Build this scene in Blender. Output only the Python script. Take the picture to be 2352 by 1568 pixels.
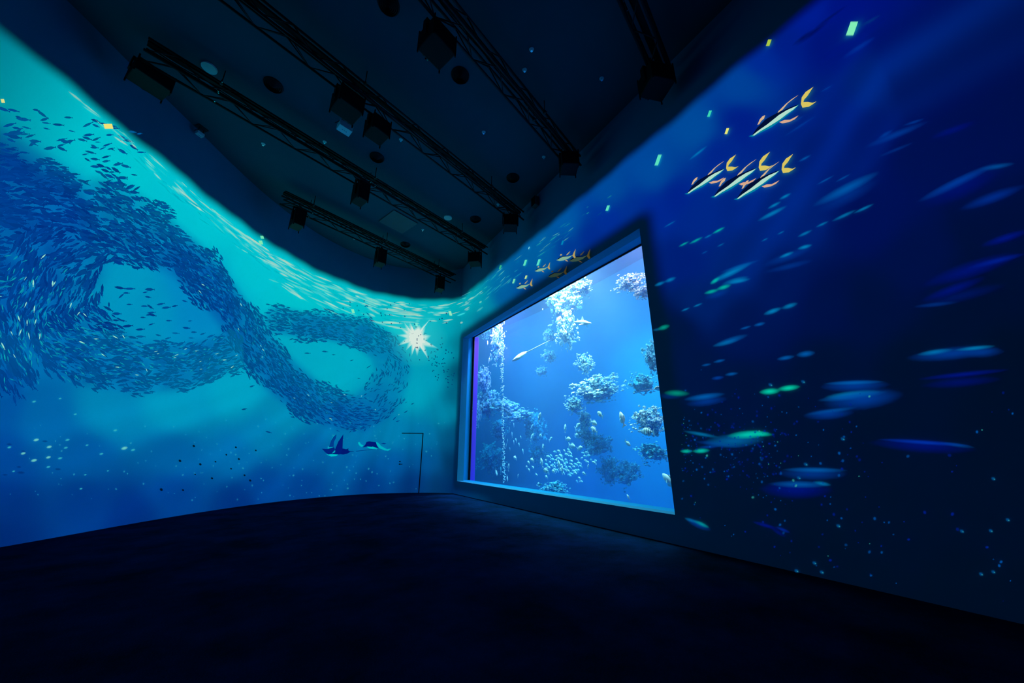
import bpy, bmesh, math, random
import numpy as np
from mathutils import Vector, Matrix
for o in list(bpy.data.objects): bpy.data.objects.remove(o)
S = bpy.context.scene
COL = S.collection
rnd = random.Random(7)
R = math.radians

# ------------------------------------------------------------------ camera, world, lights, exposure
FPX, CX, CY = 818.0, 1176.0, 784.0
PITCH, AZ, EYE = R(17.4), R(32.1), 1.4
cd = bpy.data.cameras.new('camera'); cam = bpy.data.objects.new('camera', cd); COL.objects.link(cam)
cd.sensor_width = 36.0; cd.lens = FPX / 2352 * 36.0; cd.clip_start = 0.05; cd.clip_end = 200
cam.location = (0, 0, EYE); cam.rotation_euler = (math.pi / 2 + PITCH, 0, -AZ)
S.camera = cam
W = bpy.data.worlds.new('world'); S.world = W; W.use_nodes = True
W.node_tree.nodes['Background'].inputs[0].default_value = (0.0, 0.005, 0.01, 1)
W.node_tree.nodes['Background'].inputs[1].default_value = 0.05
S.view_settings.view_transform = 'Standard'; S.view_settings.look = 'None'
S.view_settings.exposure = 0.0; S.view_settings.gamma = 1.0
S.view_settings.use_curve_mapping = False
S.cycles.max_bounces = 5; S.cycles.diffuse_bounces = 3; S.cycles.glossy_bounces = 2
S.cycles.transmission_bounces = 4; S.cycles.transparent_max_bounces = 16; S.cycles.volume_bounces = 1
S.cycles.use_denoising = True
S.cycles.sample_clamp_indirect = 4.0

def area_light(name, loc, rot, sx, sy, power, color, spread=math.pi):
    d = bpy.data.lights.new(name, 'AREA'); d.shape = 'RECTANGLE'; d.size = sx; d.size_y = sy
    d.energy = power; d.color = color; d.spread = spread
    o = bpy.data.objects.new(name, d); o.location = loc; o.rotation_euler = rot; COL.objects.link(o)
    return o
# lamps hung over the aquarium
TANK_TOP = 9.4
area_light('tank_lamp_wide', (7.2, 10.5, TANK_TOP - .1), (0, R(-22), 0), 1.2, 17.0, 2800, (0.72, 0.80, 0.60))
area_light('tank_lamp_bright', (7.9, 9.0, TANK_TOP - .12), (0, R(-15), 0), 1.2, 1.6, 2500, (1.0, 0.28, 0.20), R(80))
area_light('tank_lamp_right', (8.2, 5.2, TANK_TOP - .12), (0, R(-12), 0), 1.6, 2.6, 2600, (1.0, 0.14, 0.14), R(110))
area_light('tank_lamp_left', (7.6, 12.6, TANK_TOP - .12), (0, 0, 0), 0.8, 0.8, 900, (1.0, 0.20, 0.40), R(80))

# ------------------------------------------------------------------ helpers
def lin(c):
    c = np.asarray(c, float) / 255.0
    return np.where(c <= 0.04045, c / 12.92, ((c + 0.055) / 1.055) ** 2.4)
FW = np.array([math.sin(AZ) * math.cos(PITCH), math.cos(AZ) * math.cos(PITCH), math.sin(PITCH)])
RT = np.array([math.cos(AZ), -math.sin(AZ), 0.0]); UP = np.cross(RT, FW)
EYEP = np.array([0, 0, EYE])
def rays(px):
    px = np.asarray(px, float)
    return FW + RT * ((px[..., 0:1] - CX) / FPX) - UP * ((px[..., 1:2] - CY) / FPX)
def to_px(P):
    v = np.asarray(P, float) - EYEP; z = v @ FW
    zz = np.maximum(z, 1e-3)
    return np.stack([CX + FPX * (v @ RT) / zz, CY - FPX * (v @ UP) / zz, z], -1)
def on_plane_x(x, y, D):
    d = rays([x, y]); return Vector(EYEP + d * D / d[0])
def on_plane_z(x, y, Z):
    d = rays([x, y]); return Vector(EYEP + d * (Z - EYE) / d[2])

def tag(o, label=None, cat=None, group=None, kind=None):
    if label: o['label'] = label
    if cat: o['category'] = cat
    if group: o['group'] = group
    if kind: o['kind'] = kind
    return o
def empty(name, loc=(0, 0, 0), rot=(0, 0, 0)):
    o = bpy.data.objects.new(name, None); o.location = loc; o.rotation_euler = rot
    o.empty_display_size = 0.1; COL.objects.link(o); return o
def link(name, me, mat=None, parent=None, loc=None, rot=None, scale=None):
    if mat and not me.materials: me.materials.append(mat)
    o = bpy.data.objects.new(name, me); COL.objects.link(o)
    if parent: o.parent = parent
    if loc is not None: o.location = loc
    if rot is not None: o.rotation_euler = rot
    if scale is not None: o.scale = scale
    return o
def mesh(name, verts, faces, smooth=False):
    me = bpy.data.meshes.new(name); me.from_pydata([tuple(v) for v in verts], [], faces); me.update()
    if smooth: me.polygons.foreach_set('use_smooth', [True] * len(me.polygons))
    return me
def bm_mesh(name, bm, smooth=False):
    me = bpy.data.meshes.new(name); bm.to_mesh(me); bm.free()
    if smooth: me.polygons.foreach_set('use_smooth', [True] * len(me.polygons))
    return me
def add_box(bm, c, s, bevel=0.0, mat=None):
    r = bmesh.ops.create_cube(bm, size=1.0)
    M = Matrix.Translation(c) @ (mat or Matrix()) @ Matrix.Diagonal((*s, 1))
    bmesh.ops.transform(bm, matrix=M, verts=r['verts'])
    if bevel:
        es = list({e for v in r['verts'] for e in v.link_edges})
        bmesh.ops.bevel(bm, geom=es, offset=bevel, segments=2, affect='EDGES', profile=0.5)
def add_tube(bm, a, b, r, n=8, r2=None):
    a = Vector(a); b = Vector(b); d = b - a
    g = bmesh.ops.create_cone(bm, cap_ends=True, segments=n, radius1=r, radius2=r if r2 is None else r2, depth=d.length)
    M = Matrix.Translation((a + b) / 2) @ d.to_track_quat('Z', 'Y').to_matrix().to_4x4()
    bmesh.ops.transform(bm, matrix=M, verts=g['verts'])
def box_mesh(name, c, s, bevel=0.0):
    bm = bmesh.new(); add_box(bm, c, s, bevel); return bm_mesh(name, bm)

def material(name, color, rough=0.7, metal=0.0, spec=0.5, noise=None, bump=0.0, scale=8.0):
    m = bpy.data.materials.new(name); m.use_nodes = True; nt = m.node_tree
    b = nt.nodes['Principled BSDF']
    b.inputs['Base Color'].default_value = (*color, 1); b.inputs['Roughness'].default_value = rough
    b.inputs['Metallic'].default_value = metal; b.inputs['Specular IOR Level'].default_value = spec
    if noise or bump:
        tc = nt.nodes.new('ShaderNodeTexCoord'); n = nt.nodes.new('ShaderNodeTexNoise')
        n.inputs['Scale'].default_value = scale; n.inputs['Detail'].default_value = 6
        nt.links.new(tc.outputs['Object'], n.inputs['Vector'])
        if noise:
            r = nt.nodes.new('ShaderNodeValToRGB'); r.color_ramp.elements[0].position = .35; r.color_ramp.elements[1].position = .68
            r.color_ramp.elements[0].color = (*color, 1); r.color_ramp.elements[1].color = (*noise, 1)
            nt.links.new(n.outputs['Fac'], r.inputs['Fac']); nt.links.new(r.outputs['Color'], b.inputs['Base Color'])
        if bump:
            bp = nt.nodes.new('ShaderNodeBump'); bp.inputs['Strength'].default_value = bump
            bp.inputs['Distance'].default_value = 0.02
            nt.links.new(n.outputs['Fac'], bp.inputs['Height']); nt.links.new(bp.outputs['Normal'], b.inputs['Normal'])
    return m
M = {}
M['wall'] = material('wall_paint', (0.02, 0.25, 0.40), 0.85, spec=0.05, noise=(0.018, 0.235, 0.38), scale=1.5)
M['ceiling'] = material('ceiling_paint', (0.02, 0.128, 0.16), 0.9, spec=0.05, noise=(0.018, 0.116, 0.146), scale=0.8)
M['black'] = material('black_coated_steel', (0.004, 0.004, 0.004), 0.6, spec=0.25, bump=0.15, scale=40)
M['truss'] = material('truss_aluminium_black', (0.010, 0.012, 0.013), 0.5, spec=0.35, bump=0.1, scale=60)
M['chrome'] = material('bright_clamp_metal', (0.6, 0.6, 0.62), 0.25, metal=1.0, bump=0.05, scale=30)
M['pale'] = material('pale_plastic', (0.80, 0.82, 0.83), 0.6, bump=0.05, scale=30)
M['lens'] = material('dark_lens_glass', (0.01, 0.01, 0.012), 0.08, spec=0.8, bump=0.01)
M['vent'] = material('vent_dark_metal', (0.022, 0.023, 0.024), 0.55, bump=0.05, scale=30)
M['hatch'] = material('hatch_board', (0.14, 0.145, 0.15), 0.8, noise=(0.13, 0.135, 0.14), scale=3)
M['reveal'] = material('reveal_paint', (0.006, 0.28, 0.54), 0.8, spec=0.03, noise=(0.006, 0.26, 0.50), scale=2)
M['seam'] = material('door_seam_gap', (0.010, 0.010, 0.012), 0.9, bump=0.05)
M['seal'] = material('black_silicone_seal', (0.01, 0.01, 0.012), 0.6, bump=0.05)

# carpet: dark mottled loop pile
def carpet_material():
    m = bpy.data.materials.new('carpet'); m.use_nodes = True; nt = m.node_tree; b = nt.nodes['Principled BSDF']
    tc = nt.nodes.new('ShaderNodeTexCoord')
    n1 = nt.nodes.new('ShaderNodeTexNoise'); n1.inputs['Scale'].default_value = 1.1; n1.inputs['Detail'].default_value = 9; n1.inputs['Roughness'].default_value = .72
    n2 = nt.nodes.new('ShaderNodeTexNoise'); n2.inputs['Scale'].default_value = 70; n2.inputs['Detail'].default_value = 3
    mx = nt.nodes.new('ShaderNodeMath'); mx.operation = 'MULTIPLY_ADD'; mx.inputs[1].default_value = .35
    r = nt.nodes.new('ShaderNodeValToRGB')
    r.color_ramp.elements[0].position = .54; r.color_ramp.elements[0].color = (0.0005, 0.0120, 0.028, 1)
    r.color_ramp.elements[1].position = .82; r.color_ramp.elements[1].color = (0.0012, 0.0230, 0.085, 1)
    for n in (n1, n2): nt.links.new(tc.outputs['Object'], n.inputs['Vector'])
    nt.links.new(n2.outputs['Fac'], mx.inputs[0]); nt.links.new(n1.outputs['Fac'], mx.inputs[2])
    nt.links.new(mx.outputs[0], r.inputs['Fac']); nt.links.new(r.outputs['Color'], b.inputs['Base Color'])
    bp = nt.nodes.new('ShaderNodeBump'); bp.inputs['Strength'].default_value = .6; bp.inputs['Distance'].default_value = .01
    nt.links.new(n2.outputs['Fac'], bp.inputs['Height']); nt.links.new(bp.outputs['Normal'], b.inputs['Normal'])
    b.inputs['Roughness'].default_value = 1; b.inputs['Specular IOR Level'].default_value = 0
    return m
M['carpet'] = carpet_material()

# projected light: colour comes from the picture the projectors throw on the wall
def light_material(name, additive=False, soft=False):
    m = bpy.data.materials.new(name); m.use_nodes = True; nt = m.node_tree; nt.nodes.clear()
    out = nt.nodes.new('ShaderNodeOutputMaterial'); a = nt.nodes.new('ShaderNodeAttribute'); a.attribute_name = 'Col'
    e = nt.nodes.new('ShaderNodeEmission'); nt.links.new(a.outputs['Color'], e.inputs['Color'])
    if additive:
        t = nt.nodes.new('ShaderNodeBsdfTransparent'); ad = nt.nodes.new('ShaderNodeAddShader')
        nt.links.new(e.outputs[0], ad.inputs[0]); nt.links.new(t.outputs[0], ad.inputs[1]); nt.links.new(ad.outputs[0], out.inputs[0])
    elif soft:
        t = nt.nodes.new('ShaderNodeBsdfTransparent'); mi = nt.nodes.new('ShaderNodeMixShader')
        nt.links.new(a.outputs['Alpha'], mi.inputs[0]); nt.links.new(t.outputs[0], mi.inputs[1])
        nt.links.new(e.outputs[0], mi.inputs[2]); nt.links.new(mi.outputs[0], out.inputs[0])
    else: nt.links.new(e.outputs[0], out.inputs[0])
    m.cycles.emission_sampling = 'NONE'
    return m
M['projection'] = light_material('projected_light', additive=True)
M['shape'] = light_material('projected_shape')
M['soft'] = light_material('projected_soft_shape', soft=True)

# ------------------------------------------------------------------ room shell
CEIL = 9.2; TOP = 7.82; XR = 5.65; YCORNER = 13.05
KEY = [(-6.0, -6.0), (-6.5, -3), (-6.6, 0), (-6.3, 2.6), (-5.75, 5), (-4.95, 7.2), (-4.32, 8.2), (-3.74, 9.1), (-3.1, 10.02),
       (-2.36, 11.12), (-1.42, 12.3), (-0.2, 13.42), (1.2, 14.18), (2.65, 14.5), (4.1, 14.22), (5.2, 13.6), (5.65, 13.05)]
def catmull(K, n=14):
    K = [np.array(k, float) for k in K]; K = [2 * K[0] - K[1]] + K + [2 * K[-1] - K[-2]]; out = []
    for i in range(1, len(K) - 2):
        for j in range(n):
            t = j / n; a, b, c, d = K[i - 1:i + 3]
            out.append(.5 * ((2 * b) + (-a + c) * t + (2 * a - 5 * b + 4 * c - d) * t * t + (-a + 3 * b - 3 * c + d) * t ** 3))
    out.append(K[-2]); return np.array(out)
LEFT = catmull(KEY)
RIGHT = np.stack([np.full(80, XR), np.linspace(YCORNER, -6, 80)], -1)
PATH = np.concatenate([LEFT, RIGHT[1:]]); NL = len(LEFT)
seg = np.hypot(*np.diff(PATH, axis=0).T); SS = np.r_[0, np.cumsum(seg)]; SC = SS[NL - 1]
tan = np.gradient(PATH, axis=0); tan[NL - 1] = PATH[NL - 1] - PATH[NL - 2]
tan /= np.linalg.norm(tan, axis=1)[:, None]; NRM = np.stack([tan[:, 1], -tan[:, 0]], -1)   # towards the room
PAZ = np.unwrap(np.arctan2(PATH[:, 0], PATH[:, 1]))
def at(s, z, off=0.0):
    s = np.asarray(s, float); z = np.asarray(z, float)
    x = np.interp(s, SS, PATH[:, 0]); y = np.interp(s, SS, PATH[:, 1])
    nx = np.where(s >= SC, -1.0, np.interp(s, SS[:NL], NRM[:NL, 0])); ny = np.where(s >= SC, 0.0, np.interp(s, SS[:NL], NRM[:NL, 1]))
    return np.stack([x + nx * off, y + ny * off, z], -1)
def px_to_sz(px):
    d = rays(px); az = np.arctan2(d[..., 0], d[..., 1]); s = np.interp(az, PAZ, SS)
    x = np.interp(s, SS, PATH[:, 0]); y = np.interp(s, SS, PATH[:, 1])
    return s, EYE + d[..., 2] * np.hypot(x, y) / np.hypot(d[..., 0], d[..., 1])
def wall_pts(px, off):
    s, z = px_to_sz(np.asarray(px, float)); return at(s, z, off)

def extrude_path(name, P, z0, z1, thick, mat):
    n = len(P); T = np.gradient(P, axis=0); T /= np.linalg.norm(T, axis=1)[:, None]; N = np.stack([-T[:, 1], T[:, 0]], -1) * thick
    V = [(*p, z0) for p in P] + [(*p, z1) for p in P] + [(*(p + q), z0) for p, q in zip(P, N)] + [(*(p + q), z1) for p, q in zip(P, N)]
    F = []
    for i in range(n - 1):
        F += [(i, i + 1, n + i + 1, n + i), (2 * n + i + 1, 2 * n + i, 3 * n + i, 3 * n + i + 1),
              (n + i, n + i + 1, 3 * n + i + 1, 3 * n + i), (i + 1, i, 2 * n + i, 2 * n + i + 1)]
    F += [(0, n, 3 * n, 2 * n), (n - 1, 3 * n - 1, 4 * n - 1, 2 * n - 1)]
    return link(name, mesh(name, V, F, False), mat)
tag(extrude_path('wall_left', LEFT, 0, CEIL, .25, M['wall']), 'long curved wall carrying the bright turquoise sea projection', kind='structure')
WY0, WY1, WZ0, WZ1 = 4.0, 12.75, 0.44, 5.88
bm = bmesh.new()
def wallbox(y0, y1, z0, z1): add_box(bm, (XR + .125, (y0 + y1) / 2, (z0 + z1) / 2), (.25, y1 - y0, z1 - z0))
wallbox(-6, WY0, 0, CEIL); wallbox(WY1, YCORNER + .1, 0, CEIL); wallbox(WY0, WY1, 0, WZ0); wallbox(WY0, WY1, WZ1, CEIL)
tag(link('wall_right', bm_mesh('wall_right', bm), M['wall']), 'straight dark blue wall around the aquarium window', kind='structure')
tag(link('wall_back', box_mesh('wall_back', (-.2, -6.1, CEIL / 2), (12, .2, CEIL)), M['wall']), kind='structure')
outline = [tuple(p) for p in LEFT] + [(XR, -6)]
def slab(name, z0, z1, mat):
    bm = bmesh.new(); vs = [bm.verts.new((x, y, z0)) for x, y in outline]; f = bm.faces.new(vs)
    g = bmesh.ops.extrude_face_region(bm, geom=[f]); bmesh.ops.translate(bm, verts=[v for v in g['geom'] if isinstance(v, bmesh.types.BMVert)], vec=(0, 0, z1 - z0))
    bmesh.ops.recalc_face_normals(bm, faces=bm.faces); return link(name, bm_mesh(name, bm), mat)
tag(slab('floor', 0, -.1, M['carpet']), 'dark mottled navy carpet floor', kind='structure')
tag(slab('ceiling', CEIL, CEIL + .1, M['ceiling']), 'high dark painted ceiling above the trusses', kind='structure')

# ------------------------------------------------------------------ the projected picture
SAMP = [(0,100,0,150,165),(30,160,0,178,190),(0,260,0,125,180),(100,280,0,168,188),(200,300,0,188,195),(300,380,0,192,197),(400,450,0,190,198),
(0,400,0,92,168),(100,500,0,98,168),(0,650,0,102,172),(60,800,0,110,168),(0,930,0,80,150),(100,960,0,96,156),(250,940,0,128,168),
(400,930,0,146,176),(550,900,0,156,180),(0,1050,0,66,140),(200,1050,0,82,146),(400,1050,0,92,150),(550,1050,0,102,158),(0,1150,0,45,116),
(200,1150,0,52,124),(400,1130,0,58,130),(600,1110,0,62,134),(0,1245,0,36,102),(300,1185,0,40,112),(550,1150,0,42,112),(350,700,0,140,176),
(300,640,0,146,180),(450,700,0,128,178),(430,650,0,132,180),(500,500,0,192,198),(600,600,0,190,196),(700,655,0,190,192),(800,700,0,188,192),
(900,720,0,186,190),(1000,720,0,180,186),(1045,700,0,172,178),(760,840,0,166,180),(720,820,0,162,178),(650,950,0,132,164),(600,1000,0,118,160),
(700,1050,0,88,146),(800,1010,0,114,160),(800,1060,0,88,148),(900,1000,0,120,160),(900,1060,0,82,146),(985,1000,0,108,152),(985,1060,0,76,134),
(850,1110,0,54,122),(950,1110,0,44,104),(1010,1115,0,36,84),(700,1110,0,58,130),(1000,880,0,156,176),(1015,820,0,164,180),(1030,760,0,166,180),
(960,900,0,158,175),(1015,950,0,130,155),(1038,900,0,84,108),(1048,850,0,46,70),(1036,1000,0,64,98),(1040,1060,0,38,68),(1056,780,0,90,110),
(1080,665,0,150,156),(1078,700,0,170,175),(1066,740,0,140,155),(1105,700,0,140,160),(1100,730,0,84,120),(1150,640,0,112,160),(1175,640,0,84,150),
(1150,680,0,76,145),(1200,600,0,90,152),(1200,645,0,48,140),(1250,560,0,92,155),(1300,520,0,86,160),(1300,565,0,48,140),(1350,540,0,36,136),
(1400,440,0,72,150),(1400,500,0,40,145),(1450,480,0,45,140),(1500,400,0,72,152),(1500,480,0,36,140),(1550,450,0,32,135),(1600,300,0,74,152),
(1650,350,0,36,136),(1700,200,0,64,148),(1700,280,0,30,132),(1750,130,0,42,146),(1800,100,0,30,130),(1850,30,0,30,142),(1900,100,0,22,116),
(1950,20,0,22,124),(2050,50,0,18,95),(2150,100,0,15,80),(2250,100,0,12,52),(2330,80,0,8,20),(1600,500,0,38,132),(1700,450,0,36,126),
(1700,600,0,32,106),(1600,700,0,30,96),(1560,600,0,28,112),(1800,500,0,32,110),(1900,350,0,28,106),(1900,250,0,30,116),(2000,200,0,34,112),
(2000,300,0,25,100),(2100,200,0,22,85),(2100,350,0,15,75),(2000,500,0,18,80),(2100,600,0,16,65),(2250,300,0,12,48),(2300,500,0,11,42),
(2200,700,0,13,42),(2000,700,0,14,55),(1900,700,0,16,65),(1800,650,0,22,80),(1700,750,0,20,72),(1600,850,0,16,56),(1560,750,0,12,52),
(1700,900,0,12,50),(1900,850,0,12,45),(2100,850,0,12,38),(2300,850,0,11,34),(1600,1000,0,12,38),(1800,1000,0,12,40),(2000,1000,0,12,36),
(2300,1000,0,11,34),(1600,1150,0,13,34),(1800,1150,0,12,34),(2000,1200,0,13,34),(2300,1200,0,12,34),(1600,1230,0,13,27),(1900,1320,0,12,26),
(2300,1400,0,11,24),(1400,1215,0,13,24),(1200,1160,0,13,24)]
SAMP = np.array(SAMP, float)
WALL_ALBEDO = np.array([.02, .24, .39])
AMB = np.array([0.0, 0.0062, 0.0140])       # what the unlit wall already shows
# shoal ribbons: x, y, half width, strength
RIB = [
 [(240,500,98,.95),(330,535,74,1),(415,588,54,1),(484,650,46,1),(534,720,46,1),(580,790,50,1),(640,858,50,1),(705,912,48,1),(775,945,44,.9),(835,948,42,.8)],
 [(835,948,46,.7),(885,905,48,.62),(903,850,44,.62),(885,800,42,.8),(835,768,38,1),(760,752,33,1),(690,745,33,.95),(640,735,36,.7)],
 [(240,500,98,.95),(165,545,110,.85),(115,640,118,.8),(125,730,110,.78),(200,805,85,.8),(300,842,66,.85),(400,845,58,.85),(480,825,48,.85),(550,795,45,.7)],
 [(-420,420,60,.25),(-220,425,70,.7),(-80,430,70,.95),(20,440,75,.95),(130,460,80,.9)],
 [(-460,640,60,.15),(-240,620,120,.5),(-60,600,130,.7),(-30,760,130,.7),(20,860,60,.8)],
]
def ribbon_fields(P):
    P = np.asarray(P, float); best = np.zeros(len(P)); T = np.zeros((len(P), 2)); T[:, 0] = 1; core = np.zeros(len(P))
    for r in RIB:
        r = np.array(r, float)
        for a, b in zip(r[:-1], r[1:]):
            d = b[:2] - a[:2]; L2 = d @ d; t = np.clip(((P - a[:2]) @ d) / L2, 0, 1)
            q = a[:2] + t[:, None] * d; hw = a[2] + t * (b[2] - a[2]); st = a[3] + t * (b[3] - a[3])
            dist = np.hypot(*(P - q).T) / hw
            v = st * np.clip((1.12 - dist) / .30, 0, 1)
            up = v > best
            best = np.where(up, v, best); T[up] = d / math.sqrt(L2); core = np.where(up, np.clip(1 - dist, 0, 1), core)
    return best, T, core
SUN = np.array([957.0, 776.0])
def water_colour(P):
    P = np.asarray(P, float); out = np.zeros((len(P), 3))
    for i in range(0, len(P), 20000):
        Q = P[i:i + 20000]
        d2 = (Q[:, None, 0] - SAMP[None, :, 0]) ** 2 + (Q[:, None, 1] - SAMP[None, :, 1]) ** 2
        w = 1.0 / (d2 + 34 ** 2) ** 2.4
        out[i:i + 20000] = (w @ lin(SAMP[:, 2:])) / w.sum(1)[:, None]
    # shafts of light fanning down from the projected sun
    v = P - SUN; ang = np.arctan2(v[:, 0], v[:, 1]); r = np.hypot(*v.T)
    fan = (np.sin(ang * 23) + .6 * np.sin(ang * 41 + 1) + .5 * np.sin(ang * 67 + 2)) / 2.1
    m = np.clip((r - 60) / 200, 0, 1) * np.clip((P[:, 1] - 830) / 120, 0, 1) * (P[:, 0] < 1060)
    out *= (1 + .13 * fan * m)[:, None]
    # slanting shafts on the right wall
    q = P[:, 0] * .83 + P[:, 1] * .56
    sh = np.exp(-((q - 1775) / 26) ** 2) * .45 + np.exp(-((q - 1700) / 18) ** 2) * .16 + np.exp(-((q - 1862) / 20) ** 2) * .2
    out *= (1 + sh * (P[:, 0] > 1480) * np.clip((850 - P[:, 1]) / 400, 0, 1))[:, None]
    return out
def water_at(P):
    c = water_colour(P); d, _, core = ribbon_fields(P)
    k = (.72 * d * np.clip(.5 + core, 0, 1))[:, None]
    x, y = np.asarray(P, float).T; n = np.sin(x * .047 + y * .03) * np.sin(y * .052 - x * .02 + 1) + .6 * np.sin(x * .09 + y * .08 + 2) * np.sin(y * .11 - x * .04)
    t = np.clip(.5 + .55 * n, 0, 1)[:, None]; left = (x < 430)[:, None]
    deep = (lin((0, 40, 130)) * t + lin((0, 104, 170)) * (1 - t)) * left + (lin((0, 48, 138)) * t + lin((0, 78, 152)) * (1 - t)) * (1 - left); return c * (1 - k) + deep * k
def smooth(x): x = np.clip(x, 0, 1); return x * x * (3 - 2 * x)

def set_cols(me, cols):
    c = np.ones((len(me.vertices), 4)); c[:, :cols.shape[1]] = cols
    a = me.color_attributes.new('Col', 'FLOAT_COLOR', 'POINT'); a.data.foreach_set('color', c.astype(np.float32).ravel())
def grid_sheet(name, s0, s1, ds, off, parent):
    ns = int((s1 - s0) / ds) + 1; s = np.linspace(s0, s1, ns); z = np.r_[np.linspace(0.0, 6.6, 110), np.linspace(6.6, 8.0, 47)[1:]]; nz = len(z)
    Sg, Zg = np.meshgrid(s, z, indexing='ij'); P = at(Sg.ravel(), Zg.ravel(), off)
    q = to_px(P); ok = q[:, 2] > .6
    ok &= (q[:, 0] > -260) & (q[:, 0] < 2620)
    okc = ok.reshape(ns, nz).all(1); idx = np.where(okc)[0]
    near = idx[np.argmin(np.abs(np.arange(ns)[:, None] - idx[None]), 1)]
    Q = q[:, :2].reshape(ns, nz, 2)[near].reshape(-1, 2)
    c = water_at(Q)
    out = np.abs(s - s[near]).repeat(nz)[:, None]; f = np.clip(out / 2.2, 0, 1); c = c * (1 - f) + lin((0, 20, 60)) * f  # unseen rest of the picture dimmed to deep blue, keeping ceiling and floor dark
    zz = Zg.ravel(); ss = Sg.ravel(); yy = P[:, 1]
    rip = .05 * np.sin(ss * 3.1) + .03 * np.sin(ss * 7.7 + 1)
    m = smooth((TOP + .10 + rip * .4 - zz) / .34)
    c = c * m[:, None]
    # blending mask round the window
    right = ss > SC - 1e-6
    dx = np.maximum(np.maximum(WY0 - yy, yy - (WY1 + 0)), 0); dz = np.maximum(np.maximum(WZ0 - zz, zz - WZ1), 0)
    d = np.hypot(dx, dz); mask = smooth((d - .10) / .42)
    c[right] *= mask[right][:, None]
    c = np.maximum(c - AMB, 0) / (1 + WALL_ALBEDO)      # the paint right behind the picture reflects part of it
    F = []; keep = np.ones((ns - 1, nz - 1), bool)
    if s0 >= SC - .01:
        yc = np.interp((s[:-1] + s[1:]) / 2, SS, PATH[:, 1]); zc = (z[:-1] + z[1:]) / 2
        keep = ~((yc[:, None] > WY0 - .05) & (yc[:, None] < WY1 + .0) & (zc[None] > WZ0 - .05) & (zc[None] < WZ1 + .05))
    I, J = np.where(keep); a = I * nz + J
    me = mesh(name, P, np.stack([a, a + nz, a + nz + 1, a + 1], -1).tolist())
    set_cols(me, c); return link(name, me, M['projection'], parent)
projL = tag(empty('ocean_projection', (2.65, 14.4, 0)), 'turquoise underwater scene with a swirling fish shoal projected on the curved left wall', 'projection')
projR = tag(empty('ocean_projection', (5.6, 3, 0)), 'deep blue underwater scene with streaking fish projected around the aquarium window', 'projection')
def adopt(o, parent):
    o.parent = parent; o.matrix_parent_inverse = Matrix.Translation(-parent.location); return o
adopt(grid_sheet('water_picture', 4.0, SC, .06, .006, None), projL)
adopt(grid_sheet('water_picture', SC, SS[-1] - .05, .06, .006, None), projR)

class Marks:
    """flat marks of projected light, laid on the wall"""
    def __init__(s, off): s.V = []; s.F = []; s.C = []; s.n = 0; s.off = off
    def poly(s, pts, cols):
        pts = np.asarray(pts, float); k = len(pts); s.V.append(pts); c = np.ones((k, 4)); cols = np.asarray(cols, float)
        c[:, :cols.shape[-1]] = cols; s.C.append(c); s.F.append(tuple(range(s.n, s.n + k))); s.n += k
    def soft(s, x, y, L, Wd, ang, col, alpha=1.0, core=.45, n=12, bend=0.0, lob=0.0):
        """soft lens-shaped streak: solid core fading to nothing"""
        ca, sa = math.cos(ang), math.sin(ang); pts = [(0, 0)]; al = [alpha]
        for k, (f, a_) in enumerate(((core, alpha), (1.0, 0.0))):
            for i in range(n):
                t = 2 * math.pi * i / n; u = math.cos(t); v = math.sin(t) * (abs(math.sin(t)) ** .25)
                wv = 1 + lob * math.cos(u * 4.5)
                pts.append((u * L / 2 * (f if k else core * 1.15), v * Wd / 2 * f * wv + bend * u * u * L)); al.append(a_)
        P = [(x + p[0] * ca - p[1] * sa, y + p[0] * sa + p[1] * ca) for p in pts]
        b = s.n; s.V.append(np.array(P)); c = np.zeros((len(P), 4)); c[:, :3] = col; c[:, 3] = al; s.C.append(c)
        for i in range(n):
            j = (i + 1) % n; s.F.append((b, b + 1 + i, b + 1 + j)); s.F.append((b + 1 + i, b + 1 + n + i, b + 1 + n + j, b + 1 + j))
        s.n += len(P)
    def build(s, name, mat, parent, kind=None, label=None):
        P = wall_pts(np.concatenate(s.V), s.off); me = mesh(name, P, s.F); set_cols(me, np.concatenate(s.C))
        o = link(name, me, mat); adopt(o, parent); tag(o, label, kind=kind); return o

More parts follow.
